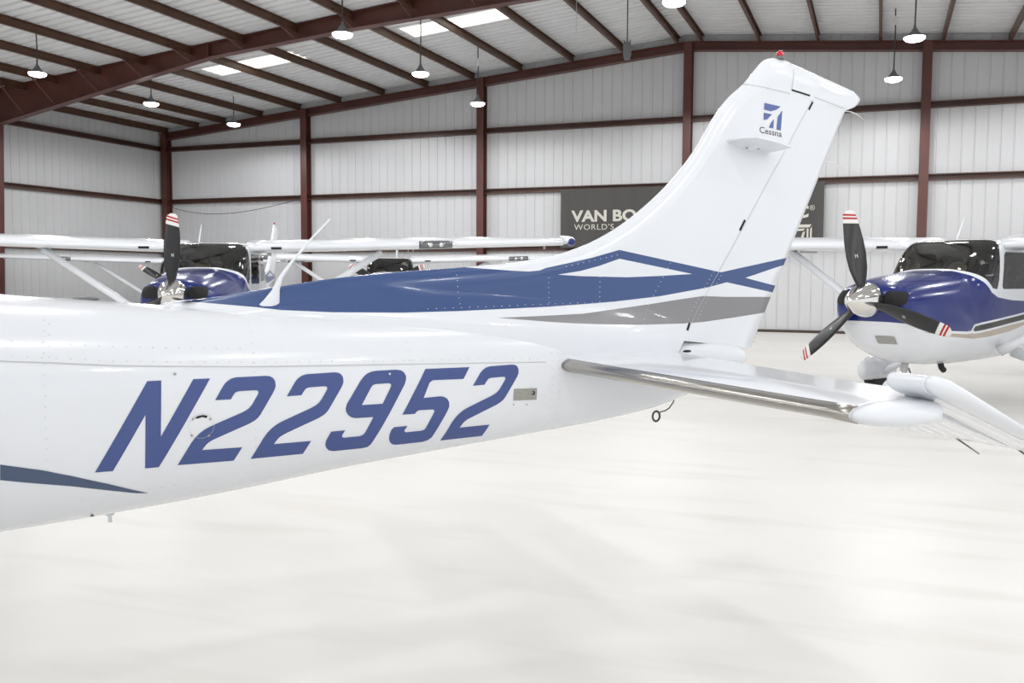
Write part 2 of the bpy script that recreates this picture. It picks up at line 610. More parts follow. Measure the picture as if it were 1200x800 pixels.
def lamp_meshes():
    bm = bmesh.new()
    lathe(bm, [(0.0, 0.205), (0.025, 0.205), (0.045, 0.15), (0.07, 0.10), (0.15, 0.06), (0.20, 0.03), (0.26, 0.02)], 'Z', 28)
    for k in range(12):
        t = math.pi * k / 6
        c, s = math.cos(t), math.sin(t)
        v = [bm.verts.new(p) for p in ((0.07 * c, 0.07 * s, 0.03), (0.16 * c, 0.16 * s, 0.035), (0.08 * c, 0.08 * s, 0.11), (0.06 * c, 0.06 * s, 0.12))]
        bm.faces.new(v)
    h = mesh('housing', bm, 'lamp_case', True)
    bm = bmesh.new()
    lathe(bm, [(-0.085, 0.02), (-0.080, 0.10), (-0.060, 0.17), (-0.025, 0.205), (0.002, 0.207)], 'Z', 28)
    l = mesh('lens', bm, 'lamp_lens', True)
    return h, l
H_ME, L_ME = lamp_meshes()
def high_bay(x, y, z, label, conn):
    t = empty('high_bay_lamp', (x, y, z))
    tag(t, label, 'lamp', 'round high bay lamps hanging from the roof')
    link('housing', H_ME, t)
    link('lens', L_ME, t)
    top = roof_z(x) - z - 0.02
    bm = bmesh.new()
    add_tube(bm, [(0, 0, 0.24), (0.01, 0, top * 0.6), (0, 0, top)], 0.016, 6)
    link('cord', mesh('cord', bm, 'cord', True), t)
    if conn:
        bm = bmesh.new()
        add_tube(bm, [(0.005, 0, conn), (0.005, 0, conn + 0.02), (0.005, 0, conn + 0.2), (0.005, 0, conn + 0.22)], [0.02, 0.045, 0.045, 0.02], 8)
        link('connector', mesh('connector', bm, 'connector', True), t)
    l = lamp_light((0, 0, -0.40))
    l.parent = t
LAMPS = [
 (-19.46, 17.23, 'lit round lamp below the deep brown roof beam, nearest the knee at the side wall', 0),
 (-19.71, 21.34, 'lit round lamp behind the low end of the deep brown roof beam', 0),
 (-19.79, 25.12, 'lit round lamp hanging nearest the corner column', 0.9),
 (-10.40, 16.70, 'brightest lit round lamp hanging in front of the deep brown roof beam', 0),
 (-10.59, 20.55, 'lit round lamp just below the large white daylight sheet', 0),
 (-10.85, 24.61, 'lit round lamp in front of the brown column on the back wall', 1.05),
 (-3.59, 16.89, 'round lamp cut off by the top edge above the white fin', 0),
 (0.52, 21.11, 'lit round lamp above and behind the tail fin, upper of that pair', 0),
 (0.17, 25.19, 'lit round lamp beyond the tail fin, lower of that pair with cord connector', 1.3),
]
for x, y, lb, c in LAMPS:
    high_bay(x, y, 6.52, lb, c)
# the same rows overhead and behind the camera, plus rows added to soften shadows
for x in (-19.6, -15.1, -10.6, -5.1, 0.35, 4.8, 9.3):
    for y in (25.1, 21.1, 17.0, 13.0, 9.0, 5.0, 1.0, -3.0, -7.0, -11.0):
        if any(abs(x - a) < 1.5 and abs(y - b) < 1.5 for a, b, *_ in LAMPS): continue
        lamp_light((x, y, 6.5))

# small pulley block on a rod, hanging drop cord
t = empty('pulley_block', (-5.79, 22.0, 6.78))
tag(t, 'small black block hanging on a thin rod below the roof', 'pulley')
bm = bmesh.new()
loft(bm, [[(-0.06, -0.05, 0), (0.06, -0.05, 0), (0.06, 0.05, 0), (-0.06, 0.05, 0)],
          [(-0.085, -0.07, 0.12), (0.085, -0.07, 0.12), (0.085, 0.07, 0.12), (-0.085, 0.07, 0.12)],
          [(-0.08, -0.07, 0.34), (0.08, -0.07, 0.34), (0.08, 0.07, 0.34), (-0.08, 0.07, 0.34)],
          [(-0.05, -0.05, 0.40), (0.05, -0.05, 0.40), (0.05, 0.05, 0.40), (-0.05, 0.05, 0.40)]])
for s in (-1, 1):
    add_tube(bm, [(s * 0.06, 0, 0.34), (s * 0.075, 0, 0.45)], [0.03, 0.012], 6)
link('block', mesh('block', bm, 'lamp_case', False, recalc=True), t)
bm = bmesh.new()
add_tube(bm, [(0, 0, 0.40), (0, 0, roof_z(-5.79) - 6.80)], 0.014, 6)
link('rod', mesh('rod', bm, 'cord', True), t)
bm = bmesh.new()
xx = -6.95
add_tube(bm, [(xx, 21.6, roof_z(xx) - 0.25), (xx + 0.01, 21.6, 7.7), (xx, 21.6, 7.36)], 0.012, 6)
tag(link('pull_cord', mesh('pull_cord', bm, 'connector', True)), 'thin pale pull cord hanging below a purlin over the banner', 'cord')
bm = bmesh.new()
pts = []
for i in range(15):
    u = i / 14
    pts.append((-24.6 + 5.7 * u, DY - 0.42, 4.12 - 0.42 * (1 - (2 * u - 1) ** 2) * (0.6 + 0.5 * (1 - u)) + 0.12 * u))
add_tube(bm, pts, 0.011, 6)
link('sagging_wire', mesh('sagging_wire', bm, 'wire', True), wb)

# ------------------------------------------------------------------ banner
def text_mesh(body, size, name, depth=0.004, bold=0.0, xscale=1.0, space=1.0):
    c = bpy.data.curves.new(name, 'FONT')
    c.body = body
    c.size = size
    c.extrude = depth / 2
    c.offset = bold
    c.space_character = space
    c.resolution_u = 3
    o = bpy.data.objects.new(name, c)
    me = bpy.data.meshes.new_from_object(o)
    bpy.data.objects.remove(o)
    bpy.data.curves.remove(c)
    for v in me.vertices: v.co.x *= xscale
    me.name = name
    return me

BY = DY - 0.36
bn = tag(empty('wall_banner', (-5.4, BY, 2.50)), 'wide charcoal banner with cream lettering hung on the back wall behind the fin', 'banner')
bm = bmesh.new()
nx = 24
rows = []
for side in (0, 1):
    g = []
    for i in range(nx + 1):
        x = -3.9 + 7.79 * i / nx
        wv = 0.012 * math.sin(i * 1.7)
        g.append([(x, wv + side * 0.012, -0.02 + 1.80 * j / 3) for j in range(4)])
    rows.append(g)
for i in range(nx):
    for side in (0, 1):
        for j in range(3):
            q = [rows[side][i][j], rows[side][i + 1][j], rows[side][i + 1][j + 1], rows[side][i][j + 1]]
            bm.faces.new([bm.verts.new(p) for p in (q if side == 0 else reversed(q))])
bmesh.ops.remove_doubles(bm, verts=bm.verts, dist=1e-5)
link('banner_sheet', mesh('banner_sheet', bm, 'banner', True), bn)
def banner_text(body, size, x, z, bold, xs, space=1.0):
    me = text_mesh(body, size, 'lettering', 0.004, bold, xs, space)
    me.materials.append(M['print'])
    for piece in loose(me):
        o = link('letter', piece, bn)
        o.rotation_euler = (math.pi / 2, 0, 0)
        o.location = (x, -0.02, z)
banner_text('VAN BO', 0.47, -3.52, 0.79, 0.016, 1.17)
banner_text("WORLD'S", 0.245, -3.45, 0.53, 0.0, 1.12, 1.10)
banner_text('C', 0.47, 3.10, 0.79, 0.016, 1.15)
banner_text('\u00ae', 0.20, 3.50, 0.98, 0.0, 1.0)
# box-shaped mark at the right end of the banner
bm = bmesh.new()
def flat_poly(bm, pts, y=-0.02):
    bm.faces.new([bm.verts.new((x, y, z)) for x, z in pts])
for pl in ([(2.95, 0.545), (3.02, 0.585), (3.57, 0.585), (3.51, 0.50), (3.18, 0.50), (3.15, 0.545)],
           [(3.02, 0.46), (3.40, 0.47), (3.35, 0.41), (3.10, 0.40), (2.98, 0.33)],
           [(3.44, 0.48), (3.49, 0.46), (3.49, 0.0), (3.44, 0.0)],
           [(3.53, 0.46), (3.58, 0.52), (3.58, 0.0), (3.53, 0.0)],
           [(3.22, 0.0), (3.30, 0.0), (3.38, 0.30), (3.40, 0.40), (3.33, 0.36)]):
    flat_poly(bm, pl)
for piece in loose(mesh('emblem', bm, 'print', False)): link('emblem_piece', piece, bn)

# ------------------------------------------------------------------ aircraft: common shapes (x aft, y to the right wing, z up, ground at 0)
FUS = [  # x, top, bottom, half width
 (-6.60, 1.455, 1.17, 0.30), (-6.57, 1.48, 1.08, 0.37), (-6.50, 1.51, 0.97, 0.43), (-6.36, 1.545, 0.82, 0.475), (-6.15, 1.58, 0.69, 0.51),
 (-5.80, 1.615, 0.59, 0.55), (-5.40, 1.645, 0.555, 0.575), (-5.16, 1.665, 0.545, 0.58), (-5.00, 1.80, 0.542, 0.585),
 (-4.80, 1.945, 0.54, 0.59), (-4.66, 2.02, 0.54, 0.59), (-4.45, 2.045, 0.54, 0.585), (-4.0, 2.06, 0.55, 0.58), (-3.3, 2.04, 0.58, 0.55),
 (-3.0, 1.99, 0.595, 0.525), (-2.75, 1.83, 0.62, 0.495), (-2.5, 1.63, 0.643, 0.465), (-2.32, 1.525, 0.660, 0.44), (-2.15, 1.486, 0.672, 0.415),
 (-1.9, 1.466, 0.688, 0.38), (-1.444, 1.430, 0.728, 0.318), (-0.941, 1.395, 0.785, 0.25), (-0.376, 1.36, 0.836, 0.176), (0.264, 1.31, 0.895, 0.108),
 (0.54, 1.29, 0.935, 0.084), (0.74, 1.27, 0.985, 0.066)]
def fus_at(x):
    return interp(FUS, x, 1), interp(FUS, x, 2), interp(FUS, x, 3)
def fus_mid(zt, zb, x):
    ztm = min(zt, interp([(-6.6, 1.455), (-5.16, 1.665), (-4.4, 1.70), (-3, 1.66), (-2.3, 1.52), (-1.9, 1.466), (0.74, 1.27)], x, 1))
    return zb + 0.56 * (ztm - zb)
def fus_half(x, z):
    """half width of the fuselage at station x, height z"""
    zt, zb, w = fus_at(x)
    zc = fus_mid(zt, zb, x)
    if z >= zc:
        q = min(1.0, (z - zc) / (zt - zc)); n = fus_n(x)
        return w * (1 - q ** n) ** (1 / n)
    q = min(1.0, (zc - z) / (zc - zb)); n = 2.7
    return w * (1 - q ** n) ** (1 / n)
def fus_n(x):
    return interp([(-6.6, 2.5), (-5.3, 2.7), (-5.1, 3.4), (-4.85, 6.5), (-4.6, 8.5), (-4.0, 8.5), (-3.0, 5.0), (-2.3, 2.5), (0.74, 2.3)], x, 1)
def fus_ring(x, n=64):
    zt, zb, w = fus_at(x)
    zc = fus_mid(zt, zb, x)
    r = []
    for k in range(n):
        t = 2 * math.pi * k / n
        c, s = math.cos(t), math.sin(t)
        e = fus_n(x) if s >= 0 else 2.7
        y = w * math.copysign(abs(c) ** (2 / e), c)
        z = zc + (zt - zc if s >= 0 else zc - zb) * math.copysign(abs(s) ** (2 / e), s)
        r.append((x, y, z))
    return r

def stations():
    xs = []
    x = -6.60
    while x < 0.74:
        xs.append(x)
        x += 0.03 if x < -6.3 else (0.06 if x < -2.0 else 0.05)
    xs.append(0.74)
    return xs

WINDSCREEN = [(-5.22, 1.80), (-5.13, 1.655), (-5.05, 1.585), (-4.86, 1.45), (-4.74, 1.44), (-4.70, 1.55), (-4.685, 1.86), (-4.66, 1.93), (-4.62, 1.985), (-4.60, 2.2), (-5.3, 2.2)]
DOOR_WIN = [(-4.60, 1.47), (-4.56, 1.44), (-3.86, 1.44), (-3.82, 1.48), (-3.82, 1.84), (-3.87, 1.88), (-4.52, 1.88), (-4.57, 1.84)]
CABIN_WIN = [(-3.72, 1.50), (-3.68, 1.47), (-2.98, 1.50), (-2.92, 1.54), (-3.02, 1.80), (-3.10, 1.85), (-3.66, 1.87), (-3.72, 1.83)]
REAR_WIN = [(-2.90, 1.70), (-2.80, 1.60), (-2.48, 1.58), (-2.40, 1.62), (-2.72, 2.0), (-2.86, 2.0), (-2.90, 1.88)]
NAVY = [(-6.62, 1.60), (-5.26, 1.76), (-5.17, 1.63), (-5.08, 1.545), (-4.88, 1.40), (-4.72, 1.345), (-4.3, 1.305), (-3.4, 1.275), (-2.55, 1.255),
        (-3.4, 1.17), (-4.28, 1.075), (-4.87, 1.005), (-5.43, 0.965), (-6.12, 1.00), (-6.62, 1.10)]
TAN = [(-6.30, 0.985), (-6.12, 0.975), (-5.43, 0.935), (-4.87, 0.975), (-4.28, 1.045), (-3.4, 1.14), (-2.7, 1.225), (-3.4, 1.06), (-4.27, 0.93), (-4.87, 0.885), (-5.23, 0.875), (-5.8, 0.92)]
SLOT = [(-5.30, 0.985), (-5.25, 1.02), (-5.10, 1.035), (-4.3, 1.095), (-3.5, 1.16), (-3.5, 1.09), (-4.3, 1.03), (-5.10, 0.965), (-5.25, 0.96)]
SLOT_RIM = [(-5.34, 0.985), (-5.28, 1.04), (-5.10, 1.06), (-4.3, 1.12), (-3.46, 1.185), (-3.46, 1.065), (-4.3, 1.005), (-5.10, 0.94), (-5.27, 0.935)]

def build_fuselage():
    bm = bmesh.new()
    rings = [fus_ring(x) for x in stations()]
    vr = loft(bm, rings, cap0=False, cap1=False)
    bmesh.ops.recalc_face_normals(bm, faces=bm.faces)
    # the loft has to face outwards
    f = max(bm.faces, key=lambda q: q.calc_center_median().z)
    if f.normal.z < 0:
        bmesh.ops.reverse_faces(bm, faces=bm.faces)
    c0 = bm.verts.new((-6.605, 0, 1.31)); c1 = bm.verts.new((0.745, 0, 1.12))
    n = len(vr[0])
    out = []
    for k in range(n):
        out.append(bm.faces.new((c0, vr[0][k], vr[0][(k + 1) % n])))
        out.append(bm.faces.new((c1, vr[-1][(k + 1) % n], vr[-1][k])))
    bmesh.ops.recalc_face_normals(bm, faces=bm.faces)
    f = max(bm.faces, key=lambda q: q.calc_center_median().z)
    if f.normal.z < 0:
        bmesh.ops.reverse_faces(bm, faces=bm.faces)
    for f in bm.faces: f.material_index = 0
    for poly, mi in ((NAVY, 1), (TAN, 2), (SLOT_RIM, 0), (SLOT, 3), (WINDSCREEN, 4), (DOOR_WIN, 5), (CABIN_WIN, 6), (REAR_WIN, 7)):
        cut(bm, poly)
        if mi in (5, 6):
            mark(bm, poly, mi, side=-1); mark(bm, poly, mi + 3, side=1)
        else:
            mark(bm, poly, mi)
    return split(bm, {0: ('fuselage', 'white'), 1: ('cowl_stripe', 'navy'), 2: ('side_stripe', 'tan'), 3: ('dark_stripe', 'black_paint'),
                      4: ('windscreen', 'glass'), 5: ('door_window', 'glass'), 6: ('cabin_window', 'glass'), 7: ('rear_window', 'glass'), 8: ('door_window', 'glass'), 9: ('cabin_window', 'glass')}, None)

# ---- fin and rudder as a side-view height field
FIN_LE = [(1.16, -1.72), (1.30, -1.70), (1.455, -1.60), (1.459, -1.523), (1.497, -1.272), (1.548, -0.935), (1.573, -0.683), (1.589, -0.456), (1.595, -0.390), (1.614, -0.176), (1.650, 0.035),
          (1.727, 0.253), (1.866, 0.481), (2.079, 0.716), (2.407, 0.959), (2.502, 1.070), (2.575, 1.137), (2.615, 1.177), (2.631, 1.205), (2.638, 1.240)]
FIN_TE = [(1.16, 1.130), (1.20, 1.140), (1.215, 1.147), (2.419, 1.725), (2.428, 1.752), (2.445, 1.795), (2.470, 1.822), (2.488, 1.829), (2.508, 1.805), (2.524, 1.775), (2.560, 1.63), (2.590, 1.50), (2.621, 1.365), (2.634, 1.321), (2.638, 1.29)]
FIN_LE = [(FIN_LE[0][0] + (FIN_LE[-1][0] - FIN_LE[0][0]) * k / 500, interp(FIN_LE, FIN_LE[0][0] + (FIN_LE[-1][0] - FIN_LE[0][0]) * k / 500, 1)) for k in range(501)]
LE_LINE = [(x, z) for z, x in FIN_LE if z > 1.456][::3] + [(1.240, 2.638)] + [(x, z) for z, x in reversed(FIN_TE[5:])]
def hinge_x(z): return 0.726 + (z - 1.318) * 0.6608
def dist_le(x, z):
    d = 9.0
    for (x0, z0), (x1, z1) in zip(LE_LINE, LE_LINE[1:]):
        dx, dz = x1 - x0, z1 - z0
        l = dx * dx + dz * dz
        t = 0 if l == 0 else max(0, min(1, ((x - x0) * dx + (z - z0) * dz) / l))
        e = math.hypot(x - x0 - t * dx, z - z0 - t * dz)
        if e < d: d = e
    return d
def fin_half(x, z):
    xh, te = hinge_x(z), lin(FIN_TE, z)
    m = 0.050 if z < 1.75 else 0.050 - 0.018 * (z - 1.75) / 0.9
    if x > xh:
        m *= max(0.06, 1 - (x - xh) / max(0.05, te - xh))
    r = 0.10
    d = min(1.0, dist_le(x, z) / r)
    y = m * math.sqrt(max(0.0, 1 - (1 - d) ** 2))
    zt = interp(FUS, x, 1)
    if x < 0.9 and z < zt + 0.14:
        q = min(1.0, (1 - max(0.0, z - zt + 0.02) / 0.16))
        q = max(0.0, q)
        y += 0.070 * q * q * (3 - 2 * q) * (1 if x < 0.4 else max(0, (0.9 - x) / 0.5)) * min(1, d * 1.5)
    return y

def build_fin():
    zs = [1.165, 1.19, 1.205, 1.22, 1.24, 1.256, 1.275, 1.30, 1.33, 1.36, 1.40, 1.43, 1.448, 1.456]
    z = 1.462
    while z < 1.66: zs.append(z); z += 0.0075
    while z < 2.40: zs.append(z); z += 0.022
    while z < 2.634: zs.append(z); z += 0.010
    zs.append(2.6375)
    bm = bmesh.new()
    n = 70
    prev = None
    for z in zs:
        a, b = lin(FIN_LE, z), lin(FIN_TE, z)
        row_l, row_r = [], []
        for i in range(n + 1):
            s = (i / n) ** 1.7
            x = a + (b - a) * s
            y = fin_half(x, z)
            if i == 0:
                v = bm.verts.new((x, 0, z)); row_l.append(v); row_r.append(v)
            else:
                row_l.append(bm.verts.new((x, -max(y, 0.001), z))); row_r.append(bm.verts.new((x, max(y, 0.001), z)))
        if prev:
            pl, pr = prev
            for i in range(n):
                def q(*v):
                    u = []
                    for w in v:
                        if w not in u: u.append(w)
                    if len(u) > 2: bm.faces.new(u)
                q(pl[i], pl[i + 1], row_l[i + 1], row_l[i])
                q(pr[i + 1], pr[i], row_r[i], row_r[i + 1])
            q(pl[n], pr[n], row_r[n], row_l[n])
        prev = (row_l, row_r)
    l, r = prev
    for i in range(n):
        u = []
        for w in (l[i], l[i + 1], r[i + 1], r[i]):
            if w not in u: u.append(w)
        if len(u) > 2: bm.faces.new(u)
    bmesh.ops.recalc_face_normals(bm, faces=bm.faces)
    f = min((f for f in bm.faces if 1.9 < f.calc_center_median().z < 2.3), key=lambda q: q.calc_center_median().y)
    if f.normal.y > 0:
        bmesh.ops.reverse_faces(bm, faces=bm.faces)
    return bm

RUDDER = [(hinge_x(1.256), 1.256), (1.147, 1.205), (1.30, 1.205), (2.0, 2.40), (2.0, 2.70), (1.362, 2.70), (1.360, 2.621), (1.336, 2.487), (1.482, 2.464)]
FIN_CAP = [(0.90, 2.502), (1.046, 2.494), (1.327, 2.466), (1.336, 2.487), (1.360, 2.621), (1.362, 2.70), (0.90, 2.70)]
UNDER_RUDDER = [(hinge_x(1.256), 1.256), (1.147, 1.205), (1.30, 1.205), (1.30, 1.0), (hinge_x(1.0), 1.0)]
BLUE = [(-1.64, 1.466), (-1.64, 1.70), (-0.45, 1.70), (-0.396, 1.5925), (-0.305, 1.587), (-0.197, 1.580), (-0.114, 1.577), (-0.060, 1.582), (-0.031, 1.593), (0.083, 1.616), (0.197, 1.640), (0.341, 1.678),
        (0.914, 1.580), (1.42, 1.666), (1.42, 1.636), (1.320, 1.614), (1.082, 1.554), (1.272, 1.519), (1.40, 1.492), (1.40, 1.456), (1.241, 1.487), (0.959, 1.532), (0.825, 1.505), (0.563, 1.466), (0.318, 1.443), (0.140, 1.432),
        (-0.032, 1.423), (-0.292, 1.415), (-0.464, 1.410), (-0.712, 1.407), (-0.879, 1.410), (-1.0, 1.412), (-1.199, 1.423), (-1.295, 1.435), (-1.492, 1.453)]
TRI = [(0.026, 1.564), (0.141, 1.581), (0.234, 1.604), (0.342, 1.638), (0.747, 1.571), (0.566, 1.561), (0.380, 1.554), (0.141, 1.558)]
GREY = [(-0.292, 1.380), (-0.061, 1.385), (0.140, 1.391), (0.318, 1.409), (0.503, 1.429), (0.694, 1.453), (0.812, 1.466), (0.959, 1.461), (1.36, 1.458),
        (1.36, 1.40), (1.194, 1.376), (1.032, 1.360), (0.828, 1.342), (0.696, 1.337), (0.442, 1.337), (0.199, 1.344), (0.083, 1.350), (-0.032, 1.358)]

def fin_parts():
    bm = build_fin()
    for f in bm.faces: f.material_index = 0
    for p in (RUDDER, UNDER_RUDDER, FIN_CAP, BLUE, TRI, GREY):
        cut(bm, p)
    kill = [f for f in bm.faces if inside(UNDER_RUDDER, f.calc_center_median().x, f.calc_center_median().z)]
    bmesh.ops.delete(bm, geom=kill, context='FACES')
    for f in bm.faces:
        c = f.calc_center_median()
        rud = inside(RUDDER, c.x, c.z)
        k = 0
        if inside(BLUE, c.x, c.z) and not inside(TRI, c.x, c.z): k = 1
        elif inside(GREY, c.x, c.z): k = 2
        elif not rud and inside(FIN_CAP, c.x, c.z): k = 6
        f.material_index = k + (3 if rud and k < 6 else 0)
    return split(bm, {0: ('vertical_fin', 'white'), 1: ('blue_stripe', 'blue'), 2: ('grey_stripe', 'grey'), 3: ('rudder', 'white'),
                      4: ('blue_stripe', 'blue'), 5: ('grey_stripe', 'grey'), 6: ('fin_cap', 'white')}, None)

# ---- airfoil surfaces
def foil(n=16):
    """closed symmetric section of unit chord and unit half thickness, from the tail over the top to the nose and back"""
    pts = []
    for i in range(n + 1):
        t = 0.5 * (1 + math.cos(math.pi * i / n))
        y = (0.2969 * math.sqrt(t) - 0.126 * t - 0.3516 * t * t + 0.2843 * t ** 3 - 0.1036 * t ** 4) / 0.10
        pts.append((t, y))
    return pts + [(t, -y) for t, y in reversed(pts[1:-1])]

def stab_geo(y):
    a = abs(y)
    le = lin([(0.0, -0.02), (0.115, 0.003), (1.629, 0.171), (1.66, 0.187), (1.69, 0.22), (1.715, 0.27), (1.734, 0.335), (1.742, 0.40)], a)
    te = lin([(0.0, 0.60), (1.54, 0.60), (1.56, 0.53), (1.64, 0.50), (1.70, 0.47), (1.725, 0.45), (1.742, 0.41)], a)
    z = 1.168 - 0.0153 * (a - 0.115)
    th = lin([(0.0, 0.052), (1.60, 0.038), (1.66, 0.037), (1.69, 0.033), (1.722, 0.024), (1.742, 0.006)], a)
    return le, te, z, th
def stab_section(y, te_cut=True):
    """front part of a symmetric foil, closed at the hinge line"""
    le, te, z, th = stab_geo(y)
    c = (te - le)
    pts = []
    n = 14
    for i in range(n + 1):
        t = 0.5 * (1 - math.cos(math.pi * i / n))
        h = th * min(1.0, math.sqrt(max(0.0, 1 - (1 - min(1, t / 0.42)) ** 2))) * (1 - 0.18 * max(0, t - 0.42) / 0.58)
        pts.append((t, h))
    up = [(le + c * t, y, z + h) for t, h in pts]
    dn = [(le + c * t, y, z - h) for t, h in reversed(pts[1:])]
    return up + dn
def build_stab(s):
    bm = bmesh.new()
    ys = [0.02 + 1.60 * i / 26 for i in range(27)] + [1.629]
    loft(bm, [stab_section(s * y) for y in ys])
    a = mesh('stabilizer', bm, 'white', True, recalc=True)
    bm = bmesh.new()
    ys = [1.631, 1.65, 1.67, 1.69, 1.70, 1.712, 1.723, 1.732, 1.738, 1.7415]
    loft(bm, [stab_section(s * y) for y in ys])
    b = mesh('tip_cap', bm, 'plastic_white', True, recalc=True)
    bm = bmesh.new()
    rings = []
    for i in range(20):
        y = 0.10 + (1.627 - 0.10) * i / 19
        le, te, z, th = stab_geo(y)
        c = te - le
        up = []
        for k in range(9):
            d = 0.040 * (k / 8) ** 2
            h = th * math.sqrt(1 - (1 - d / c / 0.42) ** 2) + 0.002
            up.append((le - 0.002 + d, h))
        r = [(x, s * y, z + h) for x, h in reversed(up)] + [(x, s * y, z - h) for x, h in up[1:]]
        rings.append(r)
    loft(bm, rings)
    c = mesh('leading_edge_strip', bm, 'steel', True, recalc=True)
    return a, b, c

EX, EZ, ETH = 0.62, 1.150, math.radians(24)
def elev_pt(c, y, h):
    return (EX + c * math.cos(ETH) + h * math.sin(ETH), y, EZ - c * math.sin(ETH) + h * math.cos(ETH))
def build_elevator(s):
    bm = bmesh.new()
    rings = []
    N = 118
    for i in range(N + 1):
        y = 0.10 + (1.545 - 0.10) * i / N
        ch = 0.50 - 0.05 * (y / 1.6)
        w = 0.0045 * max(0.0, math.cos(2 * math.pi * y / 0.075)) ** 2 
        up, dn = [], []
        for j, t in enumerate((0.0, 0.02, 0.06, 0.12, 0.3, 0.6, 0.9, 1.0)):
            h = 0.033 * (1 - t) + 0.003
            if t < 0.06: h *= math.sqrt(max(0.05, 1 - (1 - t / 0.06) ** 2))
            b = w if 0.1 < t < 0.95 else 0
            up.append(elev_pt(-0.03 + (ch + 0.03) * t, s * y, h + b)); dn.append(elev_pt(-0.03 + (ch + 0.03) * t, s * y, -h - b))
        rings.append(up + list(reversed(dn)))
    loft(bm, rings)
    # balance horn in front of the hinge line, same sheet
    rings = []
    for i in range(15):
        y = 1.548 + 0.146 * i / 14
        w = 0.0035 * max(0.0, math.cos(2 * math.pi * y / 0.075)) ** 2
        up, dn = [], []
        c0 = -0.232 - 0.005 * i / 14
        for j, t in enumerate((0.0, 0.008, 0.02, 0.04, 0.07, 0.12, 0.3, 0.6, 0.9, 1.0)):
            h = 0.030 * (1 - 0.85 * t) * (math.sqrt(max(0.02, 1 - (1 - min(1, t / 0.07)) ** 2)))
            b = w if 0.1 < t < 0.95 else 0
            up.append(elev_pt(c0 + (0.45 - c0) * t, s * y, h + b)); dn.append(elev_pt(c0 + (0.45 - c0) * t, s * y, -h - b))
        rings.append(up + list(reversed(dn)))
    loft(bm, rings)
    a = mesh('elevator', bm, 'white', True, recalc=True)
    bm = bmesh.new()
    rings = []
    for y, c0, c1, th in ((1.695, -0.237, 0.452, 0.0305), (1.715, -0.233, 0.45, 0.0305), (1.735, -0.22, 0.44, 0.028), (1.755, -0.195, 0.43, 0.02), (1.765, -0.15, 0.42, 0.010), (1.768, -0.11, 0.41, 0.003)):
        up, dn = [], []
        for t in (0.0, 0.008, 0.02, 0.04, 0.07, 0.12, 0.3, 0.6, 0.9, 1.0):
            h = th * (1 - 0.85 * t) * (math.sqrt(max(0.02, 1 - (1 - min(1, t / 0.07)) ** 2)))
            up.append(elev_pt(c0 + (c1 - c0) * t, s * y, h)); dn.append(elev_pt(c0 + (c1 - c0) * t, s * y, -h))
        r = up + list(reversed(dn))
        rings.append(r)
    loft(bm, rings)
    b = mesh('tip_cap', bm, 'plastic_white', True, recalc=True)
    return a, b

